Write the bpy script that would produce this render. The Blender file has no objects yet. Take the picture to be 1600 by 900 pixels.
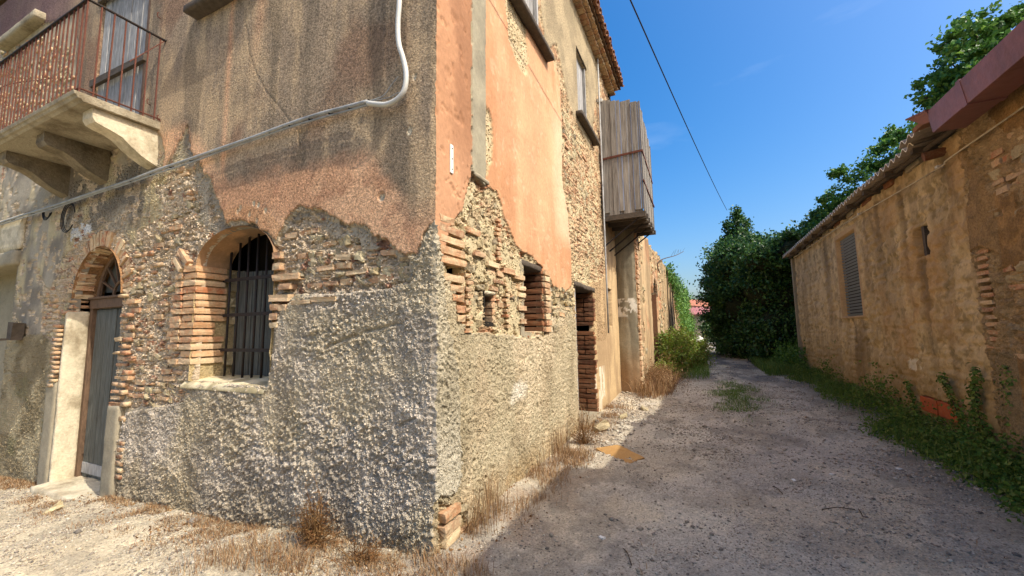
import bpy, math, random
import numpy as np
from mathutils import Vector, Matrix

random.seed(7); rng = np.random.default_rng(7)
S = bpy.context.scene
COL = S.collection

# ---------------------------------------------------------------- camera
FPX, ROLL, PITCH, YAW = 638.0, math.radians(0.87), math.radians(6.17), math.radians(24.6)
CAM = np.array([1.8357, -2.5847, 1.6])
Fv = np.array([-math.sin(YAW)*math.cos(PITCH), math.cos(YAW)*math.cos(PITCH), math.sin(PITCH)])
R0 = np.array([math.cos(YAW), math.sin(YAW), 0.0]); U0 = np.cross(R0, Fv)
Rv = math.cos(ROLL)*R0 - math.sin(ROLL)*U0; Uv = np.cross(Rv, Fv)
cam_d = bpy.data.cameras.new('camera'); cam = bpy.data.objects.new('camera', cam_d); COL.objects.link(cam)
cam_d.sensor_width = 36.0; cam_d.lens = 36.0*FPX/1600.0; cam_d.clip_start = 0.05; cam_d.clip_end = 1500
mm = Matrix(((Rv[0], Uv[0], -Fv[0], CAM[0]), (Rv[1], Uv[1], -Fv[1], CAM[1]), (Rv[2], Uv[2], -Fv[2], CAM[2]), (0, 0, 0, 1)))
cam.matrix_world = mm
S.camera = cam

def ray(px, py): return Fv + (px-800)/FPX*Rv - (py-450)/FPX*Uv
def atY(px, py, Y=0.0): r = ray(px, py); return CAM + r*((Y-CAM[1])/r[1])
def atX(px, py, X=0.0): r = ray(px, py); return CAM + r*((X-CAM[0])/r[0])
def atZ(px, py, Z=0.0): r = ray(px, py); return CAM + r*((Z-CAM[2])/r[2])
def atF(px, py): r = ray(px, py); return None
def PL(L): return np.array([[atY(*p)[0], atY(*p)[2]] for p in L])      # left front: (x, z)
def PR(L, X=0.0): return np.array([[atX(*p, X)[1], atX(*p, X)[2]] for p in L])  # a street wall: (y, z)

# ---------------------------------------------------------------- light
SUN = np.array([1.0, -0.21, 1.11]); SUN = SUN/np.linalg.norm(SUN)
W = bpy.data.worlds.new('World'); S.world = W; W.use_nodes = True
nt = W.node_tree; nt.nodes.clear()
sk = nt.nodes.new('ShaderNodeTexSky'); sk.sky_type = 'NISHITA'; sk.sun_disc = False
sk.sun_elevation = math.asin(SUN[2]); sk.sun_rotation = math.atan2(SUN[0], SUN[1])
sk.air_density = 1.0; sk.dust_density = 4.5; sk.ozone_density = 2.0; sk.altitude = 50
hs = nt.nodes.new('ShaderNodeHueSaturation'); hs.inputs['Saturation'].default_value = 1.58
bg = nt.nodes.new('ShaderNodeBackground'); bg.inputs['Strength'].default_value = 0.15
wo = nt.nodes.new('ShaderNodeOutputWorld')
# a few thin cloud wisps low over the end of the street
tcw = nt.nodes.new('ShaderNodeTexCoord'); mpw = nt.nodes.new('ShaderNodeMapping'); mpw.inputs['Scale'].default_value = (2.2, 2.2, 9.0)
nzw = nt.nodes.new('ShaderNodeTexNoise'); nzw.inputs['Scale'].default_value = 1.6; nzw.inputs['Detail'].default_value = 6
rpw = nt.nodes.new('ShaderNodeMapRange'); rpw.inputs[1].default_value = 0.62; rpw.inputs[2].default_value = 0.9; rpw.inputs[3].default_value = 0; rpw.inputs[4].default_value = 0.13
mxw = nt.nodes.new('ShaderNodeMix'); mxw.data_type = 'RGBA'; mxw.inputs[7].default_value = (5.0, 5.4, 6.0, 1)
nt.links.new(tcw.outputs['Generated'], mpw.inputs[0]); nt.links.new(mpw.outputs[0], nzw.inputs['Vector'])
nt.links.new(nzw.outputs[0], rpw.inputs[0]); nt.links.new(rpw.outputs[0], mxw.inputs[0])
nt.links.new(sk.outputs[0], hs.inputs['Color']); nt.links.new(hs.outputs[0], mxw.inputs[6])
nt.links.new(mxw.outputs[2], bg.inputs[0]); nt.links.new(bg.outputs[0], wo.inputs[0])
sl = bpy.data.lights.new('sun', 'SUN'); sl.energy = 2.7; sl.angle = math.radians(0.5); sl.color = (1.0, 0.95, 0.87)
so = bpy.data.objects.new('sun', sl); COL.objects.link(so)
so.rotation_euler = Vector(SUN).to_track_quat('Z', 'Y').to_euler(); so.location = (10, -5, 20)
S.view_settings.view_transform = 'Standard'; S.view_settings.look = 'None'
S.view_settings.exposure = 0.88; S.view_settings.gamma = 1.0
S.cycles.max_bounces = 6

# ---------------------------------------------------------------- noise
def _h(ix, iy, s):
    n = (ix.astype(np.int64)*374761393 + iy.astype(np.int64)*668265263 + s*1442695041) & 0xFFFFFFFF
    n = ((n ^ (n >> 13))*1274126177) & 0xFFFFFFFF
    n = n ^ (n >> 16)
    return (n & 0xFFFFFF)/float(0x1000000)
def vn(x, y, s=0):
    x = np.asarray(x, float); y = np.asarray(y, float)
    ix = np.floor(x); iy = np.floor(y); fx = x-ix; fy = y-iy
    ux = fx*fx*(3-2*fx); uy = fy*fy*(3-2*fy)
    a = _h(ix, iy, s); b = _h(ix+1, iy, s); c = _h(ix, iy+1, s); d = _h(ix+1, iy+1, s)
    return (a*(1-ux)+b*ux)*(1-uy)+(c*(1-ux)+d*ux)*uy
def fbm(x, y, s=0, o=4, g=0.5):
    x = np.asarray(x, float); y = np.asarray(y, float)
    t = 0; a = 1; n = 0
    for i in range(o):
        t = t+a*vn(x+i*17.3, y-i*9.1, s+i); n += a; a *= g; x = x*2.03; y = y*2.03
    return t/n
def wor(x, y, s=0):
    ix = np.floor(x); iy = np.floor(y)
    f1 = np.full(x.shape, 9.0); f2 = np.full(x.shape, 9.0); cid = np.zeros(x.shape)
    for i in (-1, 0, 1):
        for j in (-1, 0, 1):
            cx = ix+i; cy = iy+j
            h1 = _h(cx, cy, s); h2 = _h(cx, cy, s+11)
            d = np.hypot(cx+h1-x, cy+h2-y)
            m = d < f1
            f2 = np.where(m, f1, np.minimum(f2, d)); cid = np.where(m, _h(cx, cy, s+23), cid); f1 = np.where(m, d, f1)
    return f1, f2, cid
def ss(x, a, b):
    t = np.clip((x-a)/(b-a), 0, 1); return t*t*(3-2*t)
def inpoly(poly, x, y):
    r = np.zeros(x.shape, bool); n = len(poly); j = n-1
    for i in range(n):
        xi, yi = poly[i]; xj, yj = poly[j]
        c = ((yi > y) != (yj > y)) & (x < (xj-xi)*(y-yi)/((yj-yi) if yj != yi else 1e-9)+xi)
        r ^= c; j = i
    return r
def warp(u, v, a=0.05, s=50):
    return (u+a*(fbm(u*5, v*5, s, 5, 0.6)-.5)*2.2+a*.5*(vn(u*45, v*45, s+7)-.5), v+a*(fbm(u*5, v*5, s+31, 5, 0.6)-.5)*2.2+a*.5*(vn(u*45, v*45, s+9)-.5))
def lin(hexs, k=1.0):
    c = [int(hexs[i:i+2], 16)/255 for i in (0, 2, 4)]
    return np.array([((x/12.92) if x <= .04045 else ((x+.055)/1.055)**2.4)*k for x in c])*np.array([1.03, 1.0, .92])

# ---------------------------------------------------------------- object helpers
WL = {}
def empty(name, loc, label, cat, group=None, kind=None):
    o = bpy.data.objects.new(name, None); o.empty_display_size = .2; COL.objects.link(o); o.location = loc
    WL[o.name] = np.array(loc, float); o['label'] = label; o['category'] = cat
    if group: o['group'] = group
    if kind: o['kind'] = kind
    return o
def tag(o, label, cat, group=None):
    o['label'] = label; o['category'] = cat
    if group: o['group'] = group
    return o
def meshdata(name, V, F, mat=None, col=None, smooth=False, mi=None):
    me = bpy.data.meshes.new(name)
    V = np.asarray(V, np.float32)
    if isinstance(F, np.ndarray):
        k = F.shape[1]; n = len(F)
        me.vertices.add(len(V)); me.vertices.foreach_set('co', V.ravel())
        me.loops.add(n*k); me.loops.foreach_set('vertex_index', F.astype(np.int32).ravel())
        me.polygons.add(n); me.polygons.foreach_set('loop_start', np.arange(0, n*k, k, dtype=np.int32))
        me.polygons.foreach_set('loop_total', np.full(n, k, np.int32))
        me.update(calc_edges=True)
    else:
        me.from_pydata([tuple(map(float, v)) for v in V], [], [tuple(int(i) for i in f) for f in F]); me.update()
    if mat: me.materials.append(mat)
    if col is not None:
        a = me.color_attributes.new('Col', 'FLOAT_COLOR', 'POINT')
        c = np.ones((len(V), 4), np.float32); c[:, :3] = col; a.data.foreach_set('color', c.ravel())
    if smooth: me.polygons.foreach_set('use_smooth', np.ones(len(me.polygons), bool))
    return me
def mk(name, V, F, mat, parent=None, col=None, smooth=False, kind=None, label=None):
    V = np.asarray(V, float)
    c = (V.min(0)+V.max(0))/2
    me = meshdata(name, V-c, F, mat, col, smooth)
    o = bpy.data.objects.new(name, me); COL.objects.link(o)
    p = WL[parent.name] if parent else np.zeros(3)
    o.location = c-p; WL[o.name] = c
    if parent: o.parent = parent
    if kind: o['kind'] = kind
    if label: o['label'] = label
    return o
def put(name, me, loc, rot=(0, 0, 0), scale=(1, 1, 1), parent=None):
    o = bpy.data.objects.new(name, me); COL.objects.link(o)
    p = WL[parent.name] if parent else np.zeros(3)
    o.location = np.asarray(loc, float)-p; o.rotation_euler = rot; o.scale = scale
    if parent: o.parent = parent
    WL[o.name] = np.asarray(loc, float)
    return o
class MB:
    def __init__(s): s.v = []; s.f = []; s.n = 0
    def add(s, V, F):
        V = np.asarray(V, float); s.v.append(V); s.f += [tuple(i+s.n for i in f) for f in F]; s.n += len(V); return s
    def box(s, x0, x1, y0, y1, z0, z1, j=0.0):
        V = np.array([(x, y, z) for x in (x0, x1) for y in (y0, y1) for z in (z0, z1)], float)
        if j: V += (rng.random(V.shape)-.5)*2*j
        return s.add(V, [(0, 1, 3, 2), (4, 6, 7, 5), (0, 4, 5, 1), (2, 3, 7, 6), (0, 2, 6, 4), (1, 5, 7, 3)])
    def beam(s, a, b, w, h, up=(0, 0, 1), j=0.0):
        a = np.array(a, float); b = np.array(b, float); d = b-a; d /= np.linalg.norm(d)
        r = np.cross(d, up); r /= np.linalg.norm(r); u = np.cross(r, d)
        V = [p+r*sx*w/2+u*sy*h/2 for p in (a, b) for sx in (-1, 1) for sy in (-1, 1)]
        V = np.array(V)
        if j: V += (rng.random(V.shape)-.5)*2*j
        return s.add(V, [(0, 1, 3, 2), (4, 6, 7, 5), (0, 4, 5, 1), (2, 3, 7, 6), (0, 2, 6, 4), (1, 5, 7, 3)])
    def tube(s, pts, r, n=8):
        pts = [np.array(p, float) for p in pts]; m = len(pts)
        if not hasattr(r, '__len__'): r = [r]*m
        V = []; pr = None
        for i, p in enumerate(pts):
            d = pts[min(i+1, m-1)]-pts[max(i-1, 0)]; d /= max(np.linalg.norm(d), 1e-9)
            if pr is None:
                pr = np.cross(d, (0, 0, 1) if abs(d[2]) < .9 else (1, 0, 0))
            else:
                pr = pr-d*(pr@d)
            pr = pr/np.linalg.norm(pr); q = np.cross(d, pr)
            for k in range(n):
                a = 2*math.pi*k/n; V.append(p+r[i]*(math.cos(a)*pr+math.sin(a)*q))
        F = [(i*n+k, i*n+(k+1) % n, (i+1)*n+(k+1) % n, (i+1)*n+k) for i in range(m-1) for k in range(n)]
        F += [tuple(range(n))[::-1], tuple((m-1)*n+k for k in range(n))]
        return s.add(np.array(V), F)
    def prism(s, prof, a, b, fn):    # prof: list of 2-tuples, extruded from a to b; fn(p, t) -> xyz
        n = len(prof); V = [fn(p, a) for p in prof]+[fn(p, b) for p in prof]
        F = [(i, (i+1) % n, n+(i+1) % n, n+i) for i in range(n)]+[tuple(range(n))[::-1], tuple(range(n, 2*n))]
        return s.add(np.array(V, float), F)
    def V(s): return np.concatenate(s.v)
    def mk(s, name, mat, parent=None, smooth=False, kind=None, label=None, bevel=0):
        o = mk(name, s.V(), s.f, mat, parent, smooth=smooth, kind=kind, label=label)
        if bevel:
            m = o.modifiers.new('b', 'BEVEL'); m.width = bevel; m.segments = 2; m.limit_method = 'ANGLE'
        return o
def smoothpath(pts, n=6):
    pts = [np.array(p, float) for p in pts]; out = []
    for i in range(len(pts)-1):
        p0 = pts[max(i-1, 0)]; p1 = pts[i]; p2 = pts[i+1]; p3 = pts[min(i+2, len(pts)-1)]
        for k in range(n):
            t = k/n
            out.append(.5*((2*p1)+(-p0+p2)*t+(2*p0-5*p1+4*p2-p3)*t*t+(-p0+3*p1-3*p2+p3)*t**3))
    out.append(pts[-1]); return out

# ---------------------------------------------------------------- materials
def nodes(name):
    m = bpy.data.materials.new(name); m.use_nodes = True; t = m.node_tree; b = t.nodes['Principled BSDF']
    b.inputs['Specular IOR Level'].default_value = 0.25
    return m, t, b
def N(t, typ, **k):
    n = t.nodes.new('ShaderNode'+typ)
    for a, v in k.items():
        if a.startswith('i_'):
            n.inputs[int(a[2:]) if a[2:].isdigit() else a[2:].replace('_', ' ')].default_value = v
        else: setattr(n, a, v)
    return n
def c4(c): return (float(c[0]), float(c[1]), float(c[2]), 1.0)
def surf(name, base=None, attr=False, orand=0., speck=40., amt=.35, bscale=70., bump=.3, bdist=.01, rough=.92, lo=None, big=0., bigscale=2., spec=.2, stretch=None, second=None, secamt=.5, secscale=6.):
    """weathered mineral surface: base colour (or the painted-on albedo attribute) broken by fine grain and blotches"""
    m, t, b = nodes(name); L = t.links.new
    b.inputs['Roughness'].default_value = rough; b.inputs['Specular IOR Level'].default_value = spec
    tc = N(t, 'TexCoord'); v = tc.outputs['Object']
    geo = N(t, 'NewGeometry'); v = geo.outputs['Position']
    if stretch:
        mp = N(t, 'Mapping'); mp.inputs['Scale'].default_value = stretch; L(v, mp.inputs[0]); v2 = mp.outputs[0]
    else: v2 = v
    if attr:
        a = N(t, 'Attribute', attribute_name='Col'); c = a.outputs['Color']
    else:
        r = N(t, 'RGB'); r.outputs[0].default_value = c4(base); c = r.outputs[0]
    if second is not None:
        n0 = N(t, 'TexNoise', i_Scale=secscale, i_Detail=7., i_Roughness=.65); L(v2, n0.inputs['Vector'])
        mr0 = N(t, 'MapRange'); mr0.inputs[1].default_value = .45; mr0.inputs[2].default_value = .68; mr0.inputs[4].default_value = secamt
        L(n0.outputs[0], mr0.inputs[0])
        mx = N(t, 'Mix', data_type='RGBA'); mx.inputs[7].default_value = c4(second); L(c, mx.inputs[6]); L(mr0.outputs[0], mx.inputs[0]); c = mx.outputs[2]
    n1 = N(t, 'TexNoise', i_Scale=speck, i_Detail=5., i_Roughness=.7); L(v2, n1.inputs['Vector'])
    mr = N(t, 'MapRange'); mr.inputs[1].default_value = .25; mr.inputs[2].default_value = .75
    mr.inputs[3].default_value = 1-amt; mr.inputs[4].default_value = 1+amt; L(n1.outputs[0], mr.inputs[0])
    f = mr.outputs[0]
    if big:
        n3 = N(t, 'TexNoise', i_Scale=bigscale, i_Detail=6., i_Roughness=.6); L(v2, n3.inputs['Vector'])
        m3 = N(t, 'MapRange'); m3.inputs[1].default_value = .3; m3.inputs[2].default_value = .7
        m3.inputs[3].default_value = 1-big; m3.inputs[4].default_value = 1+big; L(n3.outputs[0], m3.inputs[0])
        mu = N(t, 'Math', operation='MULTIPLY'); L(f, mu.inputs[0]); L(m3.outputs[0], mu.inputs[1]); f = mu.outputs[0]
    if orand:
        oi = N(t, 'ObjectInfo'); m4 = N(t, 'MapRange'); m4.inputs[3].default_value = 1-orand; m4.inputs[4].default_value = 1+orand; L(oi.outputs['Random'], m4.inputs[0])
        mu = N(t, 'Math', operation='MULTIPLY'); L(f, mu.inputs[0]); L(m4.outputs[0], mu.inputs[1]); f = mu.outputs[0]
    vm = N(t, 'VectorMath', operation='SCALE'); L(c, vm.inputs[0]); L(f, vm.inputs['Scale'])
    L(vm.outputs[0], b.inputs['Base Color'])
    if bump:
        n2 = N(t, 'TexNoise', i_Scale=bscale, i_Detail=4., i_Roughness=.65); L(v, n2.inputs['Vector'])
        bp = N(t, 'Bump'); bp.inputs['Strength'].default_value = bump; bp.inputs['Distance'].default_value = bdist
        L(n2.outputs[0], bp.inputs['Height']); L(bp.outputs[0], b.inputs['Normal'])
    return m
def ramp_rand(name, cols, dust=None, dustamt=.4, bscale=60., bump=.5, bdist=.006, rough=.9, island=False, amt=.25, spec=.2, trans=0., dsc=14.):
    """one colour per object (or per loose piece), grain and dust on top"""
    m, t, b = nodes(name); L = t.links.new
    b.inputs['Roughness'].default_value = rough; b.inputs['Specular IOR Level'].default_value = spec
    geo = N(t, 'NewGeometry')
    if island: rnd = geo.outputs['Random Per Island']
    else: rnd = N(t, 'ObjectInfo').outputs['Random']
    cr = N(t, 'ValToRGB'); cr.color_ramp.interpolation = 'LINEAR' if not island else 'LINEAR'
    e = cr.color_ramp.elements
    while len(e) < len(cols): e.new(.5)
    for i, c in enumerate(cols): e[i].position = i/(len(cols)-1); e[i].color = c4(c)
    L(rnd, cr.inputs[0]); c = cr.outputs[0]
    v = geo.outputs['Position']
    if dust is not None:
        n0 = N(t, 'TexNoise', i_Scale=dsc, i_Detail=6., i_Roughness=.7); L(v, n0.inputs['Vector'])
        mr0 = N(t, 'MapRange'); mr0.inputs[1].default_value = .42; mr0.inputs[2].default_value = .66; mr0.inputs[4].default_value = dustamt
        L(n0.outputs[0], mr0.inputs[0])
        mx = N(t, 'Mix', data_type='RGBA'); mx.inputs[7].default_value = c4(dust); L(c, mx.inputs[6]); L(mr0.outputs[0], mx.inputs[0]); c = mx.outputs[2]
    n1 = N(t, 'TexNoise', i_Scale=45., i_Detail=5., i_Roughness=.7); L(v, n1.inputs['Vector'])
    mr = N(t, 'MapRange'); mr.inputs[1].default_value = .25; mr.inputs[2].default_value = .75
    mr.inputs[3].default_value = 1-amt; mr.inputs[4].default_value = 1+amt; L(n1.outputs[0], mr.inputs[0])
    vm = N(t, 'VectorMath', operation='SCALE'); L(c, vm.inputs[0]); L(mr.outputs[0], vm.inputs['Scale'])
    L(vm.outputs[0], b.inputs['Base Color'])
    if bump:
        n2 = N(t, 'TexNoise', i_Scale=bscale, i_Detail=4., i_Roughness=.7); L(v, n2.inputs['Vector'])
        bp = N(t, 'Bump'); bp.inputs['Strength'].default_value = bump; bp.inputs['Distance'].default_value = bdist
        L(n2.outputs[0], bp.inputs['Height']); L(bp.outputs[0], b.inputs['Normal'])
    if trans:
        tr = N(t, 'BsdfTranslucent'); ms = N(t, 'MixShader'); ms.inputs[0].default_value = trans
        L(vm.outputs[0], tr.inputs[0]); L(b.outputs[0], ms.inputs[1]); L(tr.outputs[0], ms.inputs[2])
        L(ms.outputs[0], t.nodes['Material Output'].inputs[0])
    return m
M = {}
M['orange'] = surf('orange_plaster', attr=True, speck=26., amt=.16, bscale=130., bump=.35, bdist=.006, big=.08)
M['stain'] = surf('stained_plaster', attr=True, speck=42., amt=.8, bscale=60., bump=1., bdist=.02, big=.12)
M['under'] = surf('grey_undercoat', attr=True, speck=30., amt=.2, bscale=90., bump=.5, bdist=.006, big=.1, bigscale=5)
M['rough'] = surf('rough_cast_cement', attr=True, speck=90., amt=.45, bscale=110., bump=.8, bdist=.02, big=.08)
M['core'] = surf('lime_rubble_core', attr=True, speck=40., amt=.45, bscale=50., bump=1.0, bdist=.03, big=.12, bigscale=6)
M['ground'] = surf('dirt_ground', attr=True, speck=55., amt=.5, bscale=70., bump=1., bdist=.02, big=.12, bigscale=1.2)
BR = [lin('b98460', .8), lin('d3b08a', .85), lin('a4745a', .75), lin('dcc4a0', .86), lin('b87c5c', .8), lin('cfb08c', .82), lin('c89470', .8)]
MORT = lin('d3c3a0', .82)
M['brick'] = ramp_rand('old_brick', BR, MORT, .8, bscale=45, bdist=.012)
M['brick_s'] = ramp_rand('old_brick_fragment', BR, MORT, .8, island=True, bscale=45, bdist=.012)
M['brick_d'] = ramp_rand('brown_brick', [lin('7d4f38', .7), lin('a06a48', .75), lin('6a4230', .7), lin('94664a', .7)], lin('a08a6c', .7), .4)
M['stone'] = ramp_rand('rubble_stone', [lin('c2b393', .8), lin('9b927d', .8), lin('d9cba6', .8), lin('b3a380', .75), lin('8d8272', .7)], lin('cdbb94', .8), .5, bscale=35, bump=1., bdist=.02)
M['stone_s'] = ramp_rand('rubble_stone_small', [lin('c2b393', .8), lin('9b927d', .8), lin('d9cba6', .8), lin('b3a380', .75), lin('8d8272', .7)], lin('cdbb94', .8), .5, bscale=35, bump=1., bdist=.02, island=True)
M['cut'] = surf('pale_cut_stone', lin('dbd0b6', .86), speck=30, amt=.2, bscale=50, bump=.8, bdist=.015, second=lin('8c7a5c', .72), secamt=.75, secscale=3.2)
M['slab'] = surf('weathered_slab', lin('b6ac96', .8), speck=30, amt=.25, bscale=45, bump=.9, bdist=.015, second=lin('75674f', .7), secamt=.85, secscale=2.6)
M['corbel'] = surf('shaded_stone', lin('a0937c', .7), speck=30, amt=.3, bscale=45, bump=.9, bdist=.015, second=lin('5f5546', .65), secamt=.8, secscale=3.)  # far brackets: shade put into the base colour, stains on top
M['greystone'] = surf('grey_render_slab', lin('a9a08b', .8), speck=30, amt=.2, bscale=50, bump=.5, bdist=.008, second=lin('857c69', .8), secamt=.5, secscale=4)
M['wood_g'] = surf('weathered_grey_wood', lin('b0b0b0', .8), orand=.2, speck=9, amt=.5, bscale=30, bump=.5, bdist=.004, stretch=(9, 9, .8), second=lin('5f5b55', .7), secamt=.6, secscale=4., rough=.8)
M['wood_box'] = surf('weathered_brown_wood', lin('969189', .8), orand=.25, speck=7, amt=.45, bscale=30, bump=.5, bdist=.004, stretch=(9, 9, .5), second=lin('5a5048', .8), secamt=.7, secscale=3., rough=.85)
M['wood_d'] = surf('dark_green_grey_wood', lin('707470', .65), orand=.15, speck=9, amt=.5, bscale=30, bump=.4, bdist=.004, stretch=(10, 10, .6), second=lin('4a453c', .6), secamt=.7, secscale=4., rough=.75)
M['wood_br'] = surf('brown_frame_wood', lin('7c6450', .7), speck=12, amt=.35, bscale=30, bump=.4, bdist=.004, stretch=(6, 6, 1.5), second=lin('4e4034', .7), secamt=.5, secscale=4., rough=.75)
M['wood_lintel'] = surf('dark_lintel_wood', lin('6c6257', .6), speck=14, amt=.4, bscale=40, bump=.7, bdist=.008, rough=.85)
M['rust'] = surf('rusty_iron', lin('6d4337', .75), speck=50, amt=.35, bscale=90, bump=.4, bdist=.003, second=lin('8a5b45', .7), secamt=.5, secscale=12, rough=.8)
M['iron'] = surf('dark_iron', lin('3a3634', .6), speck=50, amt=.3, bscale=80, bump=.3, bdist=.002, rough=.65, second=lin('5a3c2c', .6), secamt=.4, secscale=14)
M['pvc'] = surf('white_conduit', lin('cfcfca', .9), speck=10, amt=.1, bump=0, rough=.55, second=lin('9b968a', .9), secamt=.35, secscale=5, spec=.4)
M['cable'] = surf('grey_cable', lin('a8aaaa', .85), speck=20, amt=.15, bump=0, rough=.6, second=lin('4e4e4e', .8), secamt=.5, secscale=6, spec=.4)
M['black'] = surf('black_cable', lin('2a2a2c', .7), speck=20, amt=.15, bump=0, rough=.6)
M['tile'] = ramp_rand('roof_tile', [lin('8a5a44', .75), lin('a87a5c', .8), lin('6e5042', .75), lin('94705c', .75)], lin('70685a', .7), .5)
M['gutter'] = surf('mauve_painted_metal', lin('8a5c5c', .85), speck=14, amt=.2, big=.15, bigscale=4, bump=.3, bdist=.02, bscale=9, rough=.45, spec=.5, second=lin('74504c', .8), secamt=.4, secscale=3)
M['corr'] = surf('fibre_cement_sheet', lin('a4988a', .75), speck=30, amt=.25, bscale=60, bump=.5, bdist=.005, second=lin('7c7466', .8), secamt=.6, secscale=5)
M['corr_edge'] = surf('pale_sheet_edge', lin('ece8dc', .95), speck=30, amt=.15, bump=.2)  # pale strip along the eave edge of the corrugated sheets
M['louvre'] = surf('grey_metal_shutter', lin('76828c', .8), speck=10, amt=.1, bump=.1, bscale=30, rough=.5, spec=.4, second=lin('60656a', .8), secamt=.4, secscale=3)
M['darkin'] = surf('dark_interior', lin('3c362e', .5), speck=8, amt=.3, bump=0)
M['terra'] = surf('terracotta_block', lin('b8603a', .85), speck=30, amt=.15, bscale=60, bump=.3, bdist=.004, second=lin('a08868', .8), secamt=.3, secscale=9)
M['foam'] = surf('ochre_foam', lin('bd9660', .85), speck=60, amt=.2, bscale=90, bump=.5, bdist=.006, second=lin('a8743c', .8), secamt=.4, secscale=9)
M['white'] = surf('white_plate', lin('e8e8e4', .9), speck=10, amt=.05, bump=0, rough=.5)
GRN = [lin('3c6a1e', .55), lin('5c8a2a', .6), lin('2c5018', .5), lin('7aa23c', .6), lin('34601c', .5)]
M['leaf'] = ramp_rand('green_leaf', [lin('46782e', .8), lin('6c9c44', .85), lin('386426', .75), lin('88b252', .85), lin('4c8034', .8)], None, island=True, bump=0, rough=.5, spec=.4, trans=.3, amt=.15)
M['leaf_d'] = ramp_rand('dark_ivy_leaf', [lin('365f2c', .55), lin('4e7e3c', .62), lin('2c5026', .5), lin('6c9848', .75), lin('3c6430', .52)], None, island=True, bump=0, rough=.45, spec=.4, trans=.3, amt=.15)
M['leaf_y'] = ramp_rand('light_leaf', [lin('7c9a34', .7), lin('9fb848', .75), lin('5c7e28', .65), lin('b09a50', .6), lin('6c922e', .65)], None, island=True, bump=0, rough=.5, spec=.4, trans=.35, amt=.15)
M['weed'] = ramp_rand('weed_green', [lin('5e8636', .75), lin('80a048', .8), lin('4a7030', .7), lin('9aa85a', .8), lin('54802e', .7)], None, island=True, bump=0, rough=.6, trans=.25, amt=.15)
M['dry'] = ramp_rand('dry_grass', [lin('a88058', .7), lin('c4a278', .75), lin('82583a', .65), lin('cdb48c', .75), lin('94684a', .65)], None, island=True, bump=0, rough=.8, trans=.2, amt=.15)
M['dry2'] = ramp_rand('dry_brown_leaf', [lin('a0764a', .65), lin('7c5230', .6), lin('c09a68', .7), lin('8a5c38', .6)], None, island=True, bump=0, rough=.8, trans=.2, amt=.15)
M['bark'] = surf('bark', lin('5c4c3c', .7), speck=20, amt=.3, bscale=30, bump=.8, bdist=.02)
M['pebble'] = ramp_rand('pebble', [lin('a0988c', .8), lin('c4b8a4', .84), lin('7c7670', .75), lin('dcd4c4', .88), lin('8c8074', .75), lin('b8aa94', .8)], None, island=True, bump=0, rough=.9, amt=.1)
print('mats ok')

# ---------------------------------------------------------------- ground
def gz(x, y):
    x = np.asarray(x, float); y = np.asarray(y, float)
    z = .055*np.clip(x, -12, 0)+np.where(y < 0, .02*np.maximum(y, -6), .013*np.minimum(y, 40))
    z = z-.05*ss(x, 2.8, 5)*(1-ss(y, 4, 12))
    return z
def axis(segs):
    out = []
    for a, b, s in segs: out.append(np.arange(a, b, s))
    out.append([segs[-1][1]]); return np.concatenate(out)
def gridfaces(nu, nv):     # (nv rows, nu cols)
    i = np.arange(nv-1)[:, None]*nu+np.arange(nu-1)[None, :]
    return np.stack([i, i+1, i+nu+1, i+nu], -1).reshape(-1, 4)
gxs = axis([(-400, -40, 60), (-40, -10, 3), (-10, -7, .2), (-7, -3, .045), (-3, 3.5, .022), (3.5, 6, .06), (6, 12, .5), (12, 40, 4), (40, 400, 60)])
gys = axis([(-60, -6, 6), (-6, -3, .3), (-3, -1.6, .08), (-1.6, 3, .022), (3, 7, .04), (7, 16, .09), (16, 34, .3), (34, 80, 3), (80, 600, 65)])
GX, GY = np.meshgrid(gxs, gys)
near = ss(-np.abs(GX), -12, -8)*ss(-np.abs(GY-8), -20, -14)
lump = fbm(GX*.9, GY*.9, 3, 5)
rel = (lump-.5)*.10+(fbm(GX*7, GY*7, 5, 4)-.5)*.028+(fbm(GX*24, GY*24, 8, 2, .7)-.5)*.020
# wheel tracks pressed a little lower, crown in the middle
trk = np.exp(-((GX-1.5)/.4)**2)+np.exp(-((GX-3.1)/.4)**2)
GZ = gz(GX, GY)+rel*near-.02*trk*near*ss(GY, 0, 4)
GZ = np.where((GX < -13) | (GX > 13) | (GY < -8), GZ-.3, GZ)
grit = fbm(GX*2.3, GY*1.1, 21, 5); pat = fbm(GX*.8+4, GY*.55, 33, 4)
c_dirt = lin('cec6b4', .92); c_pale = lin('d8caae', .9); c_grey = lin('c0b8aa', .9); c_brown = lin('b2a896', .82); c_grn = lin('7e8258', .7)
def mixc(a, b, t): return a*(1-t[..., None])+b*t[..., None]
gc = mixc(np.broadcast_to(c_dirt, GX.shape+(3,)), c_grey, ss(pat, .45, .62)*.8)
gc = mixc(gc, c_pale, ss(grit, .5, .68)*.55)
gc = mixc(gc, c_brown, ss(fbm(GX*1.5, GY*1.5, 44, 4), .52, .66)*.6)
sunny = ss(-GX, -.4, .6)                      # the open yard on the left painted paler, as sunlit ground
gc = mixc(gc, c_pale, sunny*.75)
leftbase = np.exp(-((GX-.25)/.5)**2)*(GY > -.5)
gc = mixc(gc, lin('a5866a', .7), leftbase*.5*ss(fbm(GX*4, GY*4, 9), .35, .6))
rb = ss(GX, 3.6, 4.6)
gc = mixc(gc, lin('6a6a4c', .6), rb*.7)
gc = mixc(gc, lin('8a847a', .74), ss(fbm(GX*3.1+9, GY*2.2, 47, 5, .65), .50, .66)*.4)
gc = mixc(gc, c_grn, ss(-np.hypot((GX-2.5)/.8, (GY-8)/3.5), -1, -.3)*.5*ss(fbm(GX*3, GY*3, 91), .4, .6))
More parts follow.
